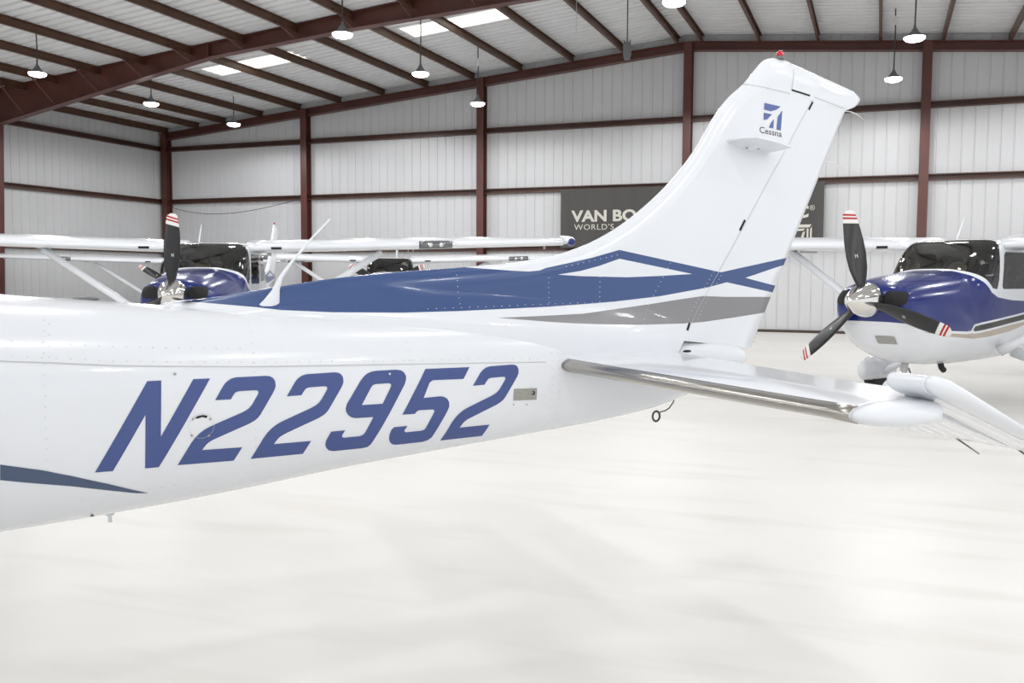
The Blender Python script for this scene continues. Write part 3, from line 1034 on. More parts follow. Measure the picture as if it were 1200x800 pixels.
WF = foil(14)
def wing_ring(y, s, le, ch, z, th):
    return [(le + ch * t, s * y, z + h * th * 0.5 * (1.25 if h > 0 else 0.75) + 0.02 * math.sin(math.pi * t) * ch) for t, h in WF]
def wing_geo(y):
    le = lin([(0, -4.55), (2.9, -4.55), (5.35, -4.32)], y)
    ch = lin([(0, 1.63), (2.9, 1.63), (5.35, 1.13)], y)
    z = 1.95 + 0.030 * (y - 0.56)
    th = lin([(0, 0.195), (2.9, 0.195), (5.35, 0.135)], y)
    return le, ch, z, th
def build_wing(s):
    bm = bmesh.new()
    ys = [0.50, 0.8, 1.4, 2.0, 2.6, 2.9, 3.5, 4.2, 4.9, 5.28]
    loft(bm, [wing_ring(y, s, *wing_geo(y)) for y in ys])
    a = mesh('wing', bm, 'white', True, recalc=True)
    bm = bmesh.new()
    rr = []
    for y, k in ((5.285, 1.0), (5.36, 0.97), (5.42, 0.88), (5.46, 0.70), (5.485, 0.42), (5.49, 0.2)):
        le, ch, z, th = wing_geo(5.35)
        rr.append(wing_ring(y, s, le + (1 - k) * 0.35, ch * (1 - (1 - k) * 0.45), z + 0.03 * (1 - k) + 0.02, th * k))
    loft(bm, rr)
    b = mesh('wing_tip', bm, 'plastic_white', True, recalc=True)
    bm = bmesh.new()
    le, ch, z, th = wing_geo(5.35)
    lathe(bm, [(-0.09, 0.01), (-0.06, 0.045), (0.0, 0.06), (0.10, 0.062), (0.16, 0.03)], 'X', 16, (le + 0.03, s * 5.40, z + 0.01))
    c = mesh('position_light', bm, 'navy', True, recalc=True)
    # landing light window in the leading edge
    bm = bmesh.new()
    rings = []
    for y in (3.05, 3.20, 3.40, 3.55):
        le, ch, z, th = wing_geo(y)
        rings.append([(le + 0.045 - 0.052 * math.cos(t), s * y, z + 0.008 + 0.062 * math.sin(t)) for t in [math.pi * (k / 10 - 0.5) for k in range(11)]])
    loft(bm, rings)
    d = mesh('landing_light', bm, 'lamp_glass', True, recalc=True)
    bm = bmesh.new()
    for y in (3.22, 3.38):
        le, ch, z, th = wing_geo(y)
        lathe(bm, [(-0.012, 0.01), (-0.008, 0.035), (0.03, 0.04)], 'X', 12, (le - 0.002, s * y, z + 0.008))
    e = loose(mesh('lamp_bulb', bm, 'chrome', True, recalc=True))
    bm = bmesh.new()
    le, ch, z, th = wing_geo(0.95)
    add_box(bm, (le - 0.006, s * 0.95 - 0.075, z - 0.012), (le + 0.06, s * 0.95 + 0.075, z + 0.022))
    f = mesh('air_inlet', bm, 'dark', False)
    # strut with fairing at its foot
    bm = bmesh.new()
    add_tube(bm, [(-4.52, s * 0.55, 0.70), (-4.50, s * 0.72, 0.80), (-4.22, s * 2.48, 1.93)], [0.07, 0.055, 0.052], 14, flat=1.0)
    for v in bm.verts:
        pass
    g = mesh('wing_strut', bm, 'white', True, recalc=True)
    # flap and aileron lines
    bm = bmesh.new()
    for y0, y1, fr in ((0.62, 2.86, 0.72), (2.94, 5.1, 0.76)):
        for y in (y0, y1):
            le, ch, z, th = wing_geo(y)
            add_box(bm, (le + ch * fr, s * y - 0.004, z - 0.065), (le + ch * 0.97, s * y + 0.004, z + 0.01))
    h = loose(mesh('flap_gap', bm, 'seam', False))
    return dict(wing=a, wing_tip=b, position_light=c, landing_light=d, lamp_bulb=e, air_inlet=f, wing_strut=g, flap_gap=h)

def build_blade():
    """one blade pointing up from the hub (z), black with a white tip and two red bands"""
    bm = bmesh.new()
    tab = [(0.10, 0.030, 0.030, 60), (0.17, 0.045, 0.036, 57), (0.25, 0.066, 0.030, 50), (0.35, 0.084, 0.024, 43), (0.5, 0.092, 0.018, 35), (0.65, 0.088, 0.014, 29), (0.78, 0.078, 0.011, 25), (0.855, 0.070, 0.009, 23),
           (0.90, 0.066, 0.008, 22), (0.922, 0.063, 0.008, 22), (0.938, 0.061, 0.008, 21), (0.960, 0.057, 0.007, 21), (0.982, 0.047, 0.006, 20), (1.003, 0.022, 0.004, 20)]
    cols = [0, 0, 0, 0, 0, 0, 0, 1, 2, 1, 2, 1, 1]
    n = 14
    rings = []
    for r, hw, th, tw in tab:
        a = math.radians(-tw)
        ring = []
        for k in range(n):
            t = 2 * math.pi * k / n
            u, v = hw * 1.14 * math.cos(t), th * math.sin(t)
            slant = 0.018 * math.cos(t) if 0.84 < r < 0.97 else 0.0
            ring.append((u * math.sin(a) - v * math.cos(a), u * math.cos(a) + v * math.sin(a), r + slant))
        rings.append(ring)
    vr = [[bm.verts.new(p) for p in r] for r in rings]
    for i in range(len(vr) - 1):
        for k in range(n):
            f = bm.faces.new((vr[i][k], vr[i][(k + 1) % n], vr[i + 1][(k + 1) % n], vr[i + 1][k]))
            f.material_index = cols[i]
    bm.faces.new(vr[-1]).material_index = 1
    bm.faces.new(list(reversed(vr[0])))
    me = mesh('propeller_blade', bm, ['prop', 'propwhite', 'propred'], True, recalc=True)
    # maker's mark, a small pale sign half way out
    bm = bmesh.new()
    for (y0, y1, z0, z1) in ((-0.014, -0.008, 0.47, 0.51), (0.008, 0.014, 0.47, 0.51), (-0.014, 0.014, 0.487, 0.493)):
        a = math.radians(-36)
        v = []
        for (y, z) in ((y0, z0), (y1, z0), (y1, z1), (y0, z1)):
            v.append(bm.verts.new((y * math.sin(a) - 0.0195 * math.cos(a), y * math.cos(a) + 0.0195 * math.sin(a), z)))
        bm.faces.new(v)
    mk = mesh('blade_mark', bm, 'propwhite', False)
    return me, mk

def ellipsoid(bm, c, r, n=20, m=14, power=1.0):
    rings = []
    for i in range(1, m):
        t = math.pi * i / m
        cx = c[0] - r[0] * math.cos(t)
        k = math.sin(t) ** power
        rings.append([(cx, c[1] + r[1] * k * math.cos(2 * math.pi * j / n), c[2] + r[2] * k * math.sin(2 * math.pi * j / n)) for j in range(n)])
    loft(bm, rings)

def build_wheel(bm_name, c, rad, wid):
    bm = bmesh.new()
    rings = []
    n = 24
    for a, r in ((-wid, rad * 0.72), (-wid, rad * 0.9), (-wid * 0.6, rad), (wid * 0.6, rad), (wid, rad * 0.9), (wid, rad * 0.72)):
        rings.append([(c[0] + r * math.cos(2 * math.pi * k / n), c[1] + a, c[2] + r * math.sin(2 * math.pi * k / n)) for k in range(n)])
    loft(bm, rings)
    return mesh(bm_name, bm, 'tire', True, recalc=True)

GEN = {}
def common_meshes():
    f = build_fuselage()
    GEN['fus'] = f
    GEN['fin'] = fin_parts()
    for s in (-1, 1):
        GEN['stab', s] = build_stab(s)
        GEN['elev', s] = build_elevator(s)
        GEN['wing', s] = build_wing(s)
        bm = bmesh.new()
        add_tube(bm, [(-3.86, s * 0.45, 0.66), (-3.86, s * 0.75, 0.55), (-3.88, s * 1.15, 0.32), (-3.90, s * 1.24, 0.26)], [0.07, 0.06, 0.045, 0.035], 10)
        GEN['leg', s] = mesh('gear_leg', bm, 'white', True, recalc=True)
        bm = bmesh.new()
        ellipsoid(bm, (-3.84, s * 1.33, 0.30), (0.47, 0.125, 0.20), power=0.7)
        for v in bm.verts:
            if v.co.z < 0.17: v.co.z = 0.17
        GEN['pant', s] = mesh('wheel_fairing', bm, 'white', True, recalc=True)
        GEN['tire', s] = build_wheel('tire', (-3.90, s * 1.33, 0.21), 0.208, 0.075)
        bm = bmesh.new()
        def nose_x(y, z):
            x = -6.60
            while x < -5.9 and not (fus_at(x)[1] < z < fus_at(x)[0] and fus_half(x, z) >= abs(y)): x += 0.003
            return x
        c = bm.verts.new((nose_x(0.295, 1.35) + 0.05, s * 0.295, 1.35))
        prev = None
        for q_, dx in ((0.25, 0), (0.5, 0), (0.75, 0), (1.0, 0)):
            ring = []
            for k in range(28):
                t = 2 * math.pi * k / 28
                y = 0.295 + 0.112 * q_ * math.copysign(abs(math.cos(t)) ** 0.6, math.cos(t))
                z = 1.345 + 0.080 * q_ * math.copysign(abs(math.sin(t)) ** 0.6, math.sin(t))
                ring.append(bm.verts.new((nose_x(y, z) - 0.011, s * y, z)))
            for k in range(28):
                k2 = (k + 1) % 28
                if prev: bm.faces.new((prev[k], prev[k2], ring[k2], ring[k]))
                else: bm.faces.new((c, ring[k], ring[k2]))
            prev = ring
        c.co.x = nose_x(0.295, 1.345) - 0.012
        GEN['inlet', s] = mesh('cooling_inlet', bm, 'dark', True, recalc=True)
    bm = bmesh.new()
    add_tube(bm, [(-5.72, 0, 0.62), (-5.80, 0, 0.40), (-5.84, 0, 0.20)], [0.045, 0.04, 0.03], 12)
    add_tube(bm, [(-5.70, 0.03, 0.52), (-5.63, 0.03, 0.44), (-5.75, 0.03, 0.36)], 0.018, 8)
    add_tube(bm, [(-5.70, -0.03, 0.52), (-5.63, -0.03, 0.44), (-5.75, -0.03, 0.36)], 0.018, 8)
    GEN['strut'] = mesh('nose_strut', bm, 'chrome', True, recalc=True)
    bm = bmesh.new()
    ellipsoid(bm, (-5.80, 0, 0.27), (0.40, 0.115, 0.19), power=0.7)
    for v in bm.verts:
        if v.co.z < 0.15: v.co.z = 0.15
    GEN['nose_pant'] = mesh('wheel_fairing', bm, 'white', True, recalc=True)
    GEN['nose_tire'] = build_wheel('tire', (-5.84, 0, 0.18), 0.178, 0.065)
    bm = bmesh.new()
    prof = []
    for i in range(15):
        t = i / 14
        prof.append((-7.06 + 0.42 * t, max(0.006, 0.188 * (1 - (1 - t) ** 1.55) ** 0.80)))
    prof += [(-6.615, 0.188), (-6.61, 0.17)]
    lathe(bm, prof, 'X', 40, (0, 0, 1.32))
    GEN['spinner'] = mesh('spinner', bm, 'chrome', True, recalc=True)
    GEN['blade'], GEN['mark'] = build_blade()
    # cabin: seats, instrument panel
    bm = bmesh.new()
    add_box(bm, (-5.05, -0.50, 1.18), (-4.98, 0.50, 1.52))
    bmesh.ops.bevel(bm, geom=bm.edges[:], offset=0.02, segments=2, affect='EDGES')
    GEN['panel'] = mesh('instrument_panel', bm, 'panel', True)
    bm = bmesh.new()
    add_box(bm, (-5.05, -0.40, 0.84), (-2.9, 0.40, 0.86))
    GEN['cabin_floor'] = mesh('cabin_floor', bm, 'seat', False)
    for nm, x in (('a', -4.25), ('b', -3.3)):
        for s in (-1, 1):
            mt = 'seat_tan' if (nm == 'a' and s > 0) else 'seat'
            bm = bmesh.new()
            ellipsoid(bm, (x, s * 0.27, 1.05), (0.26, 0.22, 0.10), 14, 10, 0.5)
            c_ = mesh('seat', bm, mt, True, recalc=True)
            bm = bmesh.new()
            rings = []
            for z, w_, t_ in ((1.02, 0.17, 0.05), (1.08, 0.20, 0.07), (1.30, 0.22, 0.075), (1.50, 0.20, 0.065), (1.58, 0.16, 0.05), (1.60, 0.10, 0.03)):
                rings.append([(x + 0.2 + (z - 1.0) * 0.25 + t_ * math.cos(2 * math.pi * k / 16), s * 0.27 + w_ * math.copysign(abs(math.sin(2 * math.pi * k / 16)) ** 0.6, math.sin(2 * math.pi * k / 16)), z) for k in range(16)])
            loft(bm, rings)
            b_ = mesh('seat_back', bm, mt, True, recalc=True)
            bm = bmesh.new()
            ellipsoid(bm, (x + 0.38, s * 0.27, 1.70), (0.055, 0.12, 0.085), 12, 8, 0.6)
            h_ = mesh('headrest', bm, mt, True, recalc=True)
            bm = bmesh.new()
            add_box(bm, (x - 0.2, s * 0.27 - 0.12, 0.862), (x + 0.2, s * 0.27 + 0.12, 0.97))
            GEN['seat', nm, s] = (c_, b_, h_, mesh('seat_base', bm, 'seat', False))
    # whip antennas on the roof
    for s in (-1, 1):
        bm = bmesh.new()
        add_tube(bm, [(-3.75, s * 0.36, 2.02), (-3.64, s * 0.36, 2.20), (-3.53, s * 0.36, 2.36)], [0.014, 0.010, 0.005], 8)
        GEN['whip', s] = mesh('roof_antenna', bm, 'plastic_white', True, recalc=True)
    bm = bmesh.new()
    lathe(bm, [(0.0, 0.024), (0.010, 0.023), (0.016, 0.019)], 'Z', 16, (1.285, 0, 2.634))
    GEN['beacon_base'] = mesh('beacon_base', bm, 'lamp_case', True, recalc=True)
    bm = bmesh.new()
    lathe(bm, [(0.015, 0.018), (0.032, 0.018), (0.042, 0.013), (0.046, 0.004)], 'Z', 16, (1.287, 0, 2.634))
    GEN['beacon'] = mesh('beacon', bm, 'red_glass', True, recalc=True)
    bm = bmesh.new()
    add_tube(bm, [(-5.33, -0.22, 0.60), (-5.31, -0.23, 0.525), (-5.26, -0.235, 0.49)], [0.035, 0.034, 0.034], 14, cap=True)
    GEN['exhaust'] = mesh('exhaust_pipe', bm, 'dark', True, recalc=True)
    # small plate on the lower cowl
    bm = bmesh.new()
    g = []
    for a in range(5):
        y = -0.02 - 0.21 * a / 4
        row = []
        for b in range(4):
            z = 0.845 + 0.085 * b / 3
            x = -6.6
            while x < -5.8 and not (fus_at(x)[1] < z and fus_half(x, z) >= abs(y)): x += 0.004
            row.append(bm.verts.new((x - 0.012, y, z - 0.004)))
        g.append(row)
    for a in range(4):
        for b in range(3):
            bm.faces.new((g[a][b], g[a + 1][b], g[a + 1][b + 1], g[a][b + 1]))
    GEN['cowl_plate'] = mesh('cowl_vent', bm, 'plate', False)
    # tail stinger
    bm = bmesh.new()
    rings = []
    for x, zc, hz, hy in ((0.62, 1.19, 0.075, 0.075), (0.75, 1.19, 0.068, 0.07), (0.90, 1.185, 0.062, 0.064), (1.00, 1.175, 0.054, 0.056), (1.06, 1.168, 0.045, 0.048), (1.09, 1.165, 0.033, 0.035), (1.104, 1.164, 0.014, 0.015)):
        rings.append([(x, hy * math.cos(2 * math.pi * k / 24), zc + hz * math.sin(2 * math.pi * k / 24)) for k in range(24)])
    loft(bm, rings)
    GEN['tail_cone'] = mesh('tail_cone', bm, 'plastic_white', True, recalc=True)
common_meshes()

def build_aircraft(ox, oy, psi, phase, label):
    root = empty('aircraft', (ox, oy, 0), math.radians(psi))
    tag(root, label, 'aircraft', 'light aircraft parked in the hangar')
    P = {}
    def part(me, parent=None, name=None):
        o = link(name or me.name.split('.')[0], me, parent or root)
        return o
    fus = part(GEN['fus'][0], name='fuselage')
    for k in (1, 2, 3): part(GEN['fus'][k], fus, GEN['fus'][k].name.split('.')[0])
    for k in (4, 5, 6, 7, 8, 9): part(GEN['fus'][k], name=GEN['fus'][k].name.split('.')[0])
    fin = part(GEN['fin'][0], name='vertical_fin')
    part(GEN['fin'][1], fin, 'blue_stripe'); part(GEN['fin'][2], fin, 'grey_stripe'); cap = part(GEN['fin'][6], fin, 'fin_cap')
    rud = part(GEN['fin'][3], name='rudder')
    part(GEN['fin'][4], rud, 'blue_stripe'); part(GEN['fin'][5], rud, 'grey_stripe')
    for s in (-1, 1):
        a, b, c = GEN['stab', s]
        st = part(a); part(b, st, 'tip_cap'); part(c, st, 'leading_edge_strip')
        a, b = GEN['elev', s]
        e = part(a); part(b, e, 'tip_cap')
        g = GEN['wing', s]
        w = part(g['wing'])
        for k in ('wing_tip', 'position_light', 'landing_light', 'air_inlet'): part(g[k], w)
        for k in ('lamp_bulb', 'flap_gap'):
            for pc in g[k]: part(pc, w, k)
        part(g['wing_strut'])
        l = part(GEN['leg', s]); part(GEN['pant', s], l); part(GEN['tire', s], l, 'tire')
        part(GEN['inlet', s])
        for nm in 'ab':
            q = GEN['seat', nm, s]
            st_ = part(q[0], name='seat')
            for z in q[1:]: part(z, st_)
        P['stab', s], P['elev', s] = st, e
    ns = part(GEN['strut']); part(GEN['nose_pant'], ns); part(GEN['nose_tire'], ns, 'tire')
    part(GEN['whip', 1])
    part(GEN['panel']); part(GEN['cabin_floor']); part(GEN['exhaust']); part(GEN['cowl_plate'])
    part(GEN['tail_cone'])
    b = part(GEN['beacon_base'], fin); part(GEN['beacon'], fin)
    part(GEN['spinner'])
    for k in range(3):
        bl = part(GEN['blade'])
        bl.location = (-6.70, 0, 1.32)
        bl.rotation_euler = (math.radians(phase + 120 * k), 0, 0)
        part(GEN['mark'], bl)
    P.update(root=root, fus=fus, fin=fin, rud=rud, cap=cap)
    return P

E_ = build_aircraft(-1.376063, 3.896262, 46.7415, 20, 'white light aircraft with blue N22952 lettering, its tail filling the view')
D_ = build_aircraft(0, 0, 62, -12, 'aircraft with glossy royal blue nose and chrome spinner beyond the large tail fin')
A_ = build_aircraft(-11.2146, 15.0903, 117, 2, 'aircraft with dark blue nose and upright propeller blade in front of the corner')
B_ = build_aircraft(-13.7066, 24.9420, 117, 60, 'aircraft behind the long white wing, only windscreen and two blades in view')
C_ = build_aircraft(-21.8213, 25.6377, 125, 60, 'aircraft hidden behind the upright propeller, with just one blade tip showing')
def seat_hub(P, hx, hy, psi):
    a = math.radians(psi)
    P['root'].location = (hx + 6.62 * math.cos(a), hy + 6.62 * math.sin(a), 0)
seat_hub(D_, -0.118, 10.794, 62)

# ------------------------------------------------------------------ markings and fittings of the near aircraft
def side_y(x, z):
    return fus_half(x, z)
def decal(name, loops, m, half=side_y, off=0.0015, step=0.035, parent=None, side=-1, label=None):
    """a painted shape laid on the left-hand skin; loops = outline and holes in side view (x, z)"""
    vv = [[Vector((x, z, 0)) for x, z in l] for l in loops]
    tris = tessellate_polygon(vv)
    flat = [p for l in loops for p in l]
    bm = bmesh.new()
    vs = [bm.verts.new((x, 0, z)) for x, z in flat]
    for t in tris:
        try: bm.faces.new([vs[i] for i in t])
        except ValueError: pass
    xs = [p[0] for p in flat]; zs = [p[1] for p in flat]
    x = math.floor(min(xs) / step) * step
    while x < max(xs):
        bmesh.ops.bisect_plane(bm, geom=bm.verts[:] + bm.edges[:] + bm.faces[:], plane_co=(x, 0, 0), plane_no=(1, 0, 0)); x += step
    z = math.floor(min(zs) / step) * step
    while z < max(zs):
        bmesh.ops.bisect_plane(bm, geom=bm.verts[:] + bm.edges[:] + bm.faces[:], plane_co=(0, 0, z), plane_no=(0, 0, 1)); z += step
    nr = []
    for v in bm.verts:
        h = half(v.co.x, v.co.z)
        e = 0.004
        dx = (half(v.co.x + e, v.co.z) - half(v.co.x - e, v.co.z)) / (2 * e)
        dz = (half(v.co.x, v.co.z + e) - half(v.co.x, v.co.z - e)) / (2 * e)
        n = Vector((-dx, side, -dz)).normalized()
        v.co.y = side * h
        v.co += n * off
        nr.append(n)
    for f in bm.faces:
        f.normal_update()
        if f.normal.y * side < 0: f.normal_flip()
    me = mesh(name, bm, m, True, normals=nr)
    o = link(name, me, parent)
    if label: o['label'] = label
    return o
def ribbon(pts, w):
    """outline of a thin line through pts"""
    a, b = [], []
    for i, (x, z) in enumerate(pts):
        x0, z0 = pts[max(0, i - 1)]; x1, z1 = pts[min(len(pts) - 1, i + 1)]
        l = math.hypot(x1 - x0, z1 - z0) or 1
        nx, nz = -(z1 - z0) / l * w / 2, (x1 - x0) / l * w / 2
        a.append((x + nx, z + nz)); b.append((x - nx, z - nz))
    return a + b[::-1]

#@@MARKS@@
root, fus, fin, rud, cap_ = E_['root'], E_['fus'], E_['fin'], E_['rud'], E_['cap']
LETTERS = [
    [[(-1.8615, 0.9008), (-1.6934, 1.1968), (-1.6485, 1.1967), (-1.6538, 1.0049), (-1.5437, 1.1953), (-1.4870, 1.1946), (-1.6607, 0.8965), (-1.7053, 0.8970), (-1.7014, 1.0839), (-1.8062, 0.8995)]],
    [[(-1.4720, 1.1176), (-1.4423, 1.1670), (-1.4317, 1.1793), (-1.4159, 1.1894), (-1.3977, 1.1936), (-1.3441, 1.1933), (-1.2942, 1.1932), (-1.2774, 1.1910), (-1.2656, 1.1844), (-1.2579, 1.1720), (-1.2564, 1.1538), (-1.2608, 1.1414), (-1.2670, 1.1297), (-1.3138, 1.0536), (-1.3232, 1.0423), (-1.3352, 1.0338), (-1.3538, 1.0246), (-1.4128, 1.0028), (-1.4705, 0.9813), (-1.4858, 0.9747), (-1.4972, 0.9678), (-1.5060, 0.9593), (-1.5173, 0.9436), (-1.3778, 0.9396), (-1.4069, 0.8916), (-1.5994, 0.8968), (-1.5552, 0.9714), (-1.5421, 0.9893), (-1.5271, 1.0037), (-1.5094, 1.0166), (-1.4924, 1.0250), (-1.4381, 1.0455), (-1.3797, 1.0668), (-1.3638, 1.0742), (-1.3532, 1.0814), (-1.3432, 1.0927), (-1.3207, 1.1298), (-1.3193, 1.1370), (-1.3231, 1.1426), (-1.3324, 1.1439), (-1.3881, 1.1441), (-1.4006, 1.1409), (-1.4085, 1.1316), (-1.4171, 1.1170)]],
    [[(-1.2161, 1.1142), (-1.1852, 1.1638), (-1.1742, 1.1762), (-1.1580, 1.1866), (-1.1394, 1.1910), (-1.0851, 1.1915), (-1.0346, 1.1922), (-1.0178, 1.1902), (-1.0060, 1.1838), (-0.9985, 1.1716), (-0.9973, 1.1536), (-1.0020, 1.1411), (-1.0085, 1.1294), (-1.0567, 1.0530), (-1.0664, 1.0416), (-1.0786, 1.0329), (-1.0975, 1.0234), (-1.1573, 1.0008), (-1.2158, 0.9784), (-1.2313, 0.9716), (-1.2429, 0.9645), (-1.2517, 0.9558), (-1.2632, 0.9400), (-1.1219, 0.9383), (-1.1505, 0.8896), (-1.3460, 0.8918), (-1.3017, 0.9672), (-1.2884, 0.9853), (-1.2731, 0.9999), (-1.2551, 1.0131), (-1.2377, 1.0216), (-1.1827, 1.0430), (-1.1233, 1.0651), (-1.1072, 1.0727), (-1.0963, 1.0801), (-1.0860, 1.0914), (-1.0628, 1.1287), (-1.0612, 1.1359), (-1.0650, 1.1414), (-1.0743, 1.1425), (-1.1307, 1.1418), (-1.1434, 1.1385), (-1.1516, 1.1291), (-1.1606, 1.1145)]],
    [[(-1.0450, 0.9676), (-0.9890, 0.9677), (-1.0000, 0.9497), (-0.9997, 0.9423), (-0.9921, 0.9386), (-0.9281, 0.9384), (-0.9168, 0.9418), (-0.9081, 0.9485), (-0.8754, 1.0105), (-0.9483, 1.0120), (-0.9648, 1.0162), (-0.9784, 1.0259), (-0.9867, 1.0387), (-0.9890, 1.0531), (-0.9837, 1.0704), (-0.9283, 1.1553), (-0.9150, 1.1701), (-0.9017, 1.1799), (-0.8840, 1.1868), (-0.8647, 1.1893), (-0.7791, 1.1893), (-0.7594, 1.1861), (-0.7464, 1.1775), (-0.7381, 1.1640), (-0.7377, 1.1495), (-0.7428, 1.1324), (-0.8685, 0.9144), (-0.8784, 0.8984), (-0.8905, 0.8895), (-0.9118, 0.8863), (-1.0327, 0.8872), (-1.0494, 0.8928), (-1.0599, 0.9037), (-1.0653, 0.9177), (-1.0626, 0.9351)], [(-0.9239, 1.0611), (-0.8857, 1.1265), (-0.8786, 1.1346), (-0.8678, 1.1383), (-0.8138, 1.1387), (-0.8043, 1.1360), (-0.8013, 1.1300), (-0.8045, 1.1208), (-0.8373, 1.0599)]],
    [[(-0.7531, 1.0103), (-0.6524, 1.1858), (-0.4516, 1.1835), (-0.4806, 1.1367), (-0.6193, 1.1392), (-0.6343, 1.1311), (-0.6613, 1.0705), (-0.5905, 1.0725), (-0.5711, 1.0696), (-0.5559, 1.0611), (-0.5464, 1.0468), (-0.5450, 1.0276), (-0.5528, 1.0091), (-0.6025, 0.9197), (-0.6116, 0.9029), (-0.6272, 0.8914), (-0.6537, 0.8859), (-0.7660, 0.8856), (-0.7834, 0.8892), (-0.7959, 0.8992), (-0.8026, 0.9155), (-0.8022, 0.9348), (-0.7964, 0.9510), (-0.7859, 0.9621), (-0.7276, 0.9623), (-0.7385, 0.9457), (-0.7388, 0.9396), (-0.7320, 0.9359), (-0.6667, 0.9360), (-0.6546, 0.9380), (-0.6469, 0.9436), (-0.6131, 1.0084), (-0.6117, 1.0159), (-0.6186, 1.0210), (-0.6803, 1.0226), (-0.6907, 1.0182), (-0.6984, 1.0090)]],
    [[(-0.4374, 1.1060), (-0.4035, 1.1551), (-0.3917, 1.1674), (-0.3747, 1.1777), (-0.3557, 1.1822), (-0.3015, 1.1833), (-0.2514, 1.1846), (-0.2346, 1.1828), (-0.2234, 1.1767), (-0.2170, 1.1649), (-0.2170, 1.1473), (-0.2224, 1.1350), (-0.2296, 1.1235), (-0.2814, 1.0483), (-0.2915, 1.0370), (-0.3038, 1.0284), (-0.3229, 1.0188), (-0.3831, 0.9957), (-0.4418, 0.9727), (-0.4574, 0.9658), (-0.4688, 0.9585), (-0.4777, 0.9497), (-0.4887, 0.9338), (-0.3467, 0.9343), (-0.3707, 0.8844), (-0.5689, 0.8836), (-0.5283, 0.9603), (-0.5147, 0.9784), (-0.4992, 0.9931), (-0.4810, 1.0063), (-0.4633, 1.0150), (-0.4073, 1.0367), (-0.3470, 1.0592), (-0.3307, 1.0669), (-0.3196, 1.0742), (-0.3087, 1.0855), (-0.2834, 1.1221), (-0.2816, 1.1292), (-0.2849, 1.1345), (-0.2941, 1.1355), (-0.3504, 1.1342), (-0.3631, 1.1307), (-0.3720, 1.1215), (-0.3817, 1.1071)]],
]
LOWER = [(-2.1313, 0.9592), (-2.0137, 0.9265), (-1.9280, 0.8958), (-1.8130, 0.8505), (-1.6937, 0.7986), (-1.7324, 0.8047), (-1.9290, 0.8595), (-2.0634, 0.8904), (-2.1335, 0.9079)]
LAP = [(-2.1229, 1.2825), (-1.9802, 1.2707), (-1.8040, 1.2534), (-1.6160, 1.2415), (-1.3245, 1.2269), (-1.0023, 1.2162), (-0.5681, 1.2025), (-0.0756, 1.1876)]

for loops in LETTERS:
    decal('registration_letter', loops, 'letter', parent=fus, off=0.0012)
decal('lower_stripe', [LOWER], 'slate', parent=fus, off=0.0012, label='slate blue pointed stripe under the lettering')
decal('panel_seam', [ribbon([(-3.0, 1.345)] + LAP, 0.0035)], 'seam', parent=fus, off=0.001)
decal('panel_seam', [ribbon([(-0.9556, 1.3892), (-0.6778, 1.3633), (-0.3767, 1.3349), (-0.1336, 1.3114), (0.0951, 1.2908)], 0.0025)], 'seam', parent=fus, off=0.001)
decal('panel_seam', [ribbon([(0.137, 1.285), (0.150, 1.272), (0.153, 1.2227), (0.165, 1.216), (0.2216, 1.2127), (0.45, 1.2105), (0.66, 1.205)], 0.003)], 'seam', parent=fus, off=0.001)
# round inspection cover with its dark mark and four screws
CX, CZ = -1.5196, 1.0301
def circle(cx, cz, r, n=28): return [(cx + r * math.cos(2 * math.pi * k / n), cz + r * math.sin(2 * math.pi * k / n)) for k in range(n)]
cov = decal('inspection_cover', [circle(CX, CZ, 0.0435)[:], circle(CX, CZ, 0.0425)[::-1]], 'seam', parent=fus, off=0.0022)
decal('cover_mark', [[(-1.5420, 1.0605), (-1.5305, 1.0670), (-1.5133, 1.0687), (-1.4989, 1.0646), (-1.5019, 1.0573), (-1.5162, 1.0620), (-1.5335, 1.0577)]], 'dark', parent=cov, off=0.0024)
for x, z in ((-1.5478, 1.0565), (-1.4904, 1.0518), (-1.5528, 0.9998), (-1.4948, 0.9945)):
    decal('screw', [circle(x, z, 0.0042, 10)], 'steel', parent=cov, off=0.003)
decal('screw', [circle(-1.6045, 1.2160, 0.005, 10)], 'steel', parent=fus, off=0.003)
decal('screw', [circle(-0.8075, 1.1745, 0.0045, 10)], 'propwhite', parent=fus, off=0.003)
# printed data plate
pl = decal('data_plate', [[(-0.2400, 1.0811), (-0.1246, 1.0779), (-0.1250, 1.0279), (-0.2406, 1.0318)]], 'plate', parent=fus, off=0.0025, label='small grey printed metal plate')
decal('plate_mark', [circle(-0.144, 1.058, 0.009, 14), circle(-0.147, 1.059, 0.005, 10)], 'dark', parent=pl, off=0.0033)
for x, z in ((-0.2390, 1.014), (-0.173, 1.010)):
    decal('screw', [circle(x, z, 0.0035, 8)], 'steel', parent=fus, off=0.003)
# rivets, too many and too small to pick out singly
bm = bmesh.new()
def rivet(x, z, half=side_y, r=0.003):
    if half is side_y and (any(inside(l[0], x, z) for l in LETTERS) or inside(LOWER, x, z)): return
    h = half(x, z)
    e = 0.004
    dx = (half(x + e, z) - half(x - e, z)) / (2 * e); dz = (half(x, z + e) - half(x, z - e)) / (2 * e)
    n = Vector((-dx, -1, -dz)).normalized()
    t = n.cross(Vector((0, 0, 1))).normalized(); b = n.cross(t)
    c = Vector((x, -h, z)) + n * 0.0003
    v = [bm.verts.new(c + (t * math.cos(k * math.pi / 3) + b * math.sin(k * math.pi / 3)) * r) for k in range(6)]
    w = [bm.verts.new(c + n * 0.0016 + (t * math.cos(k * math.pi / 3) + b * math.sin(k * math.pi / 3)) * r * 0.55) for k in range(6)]
    for k in range(6): bm.faces.new((v[k], v[(k + 1) % 6], w[(k + 1) % 6], w[k]))
    bm.faces.new(w)
x = -2.30
while x < -0.10:
    zl = lin(LAP, x)
    rivet(x, zl + 0.016)
    if x < -1.35: rivet(x, zl + 0.062)
    x += 0.042
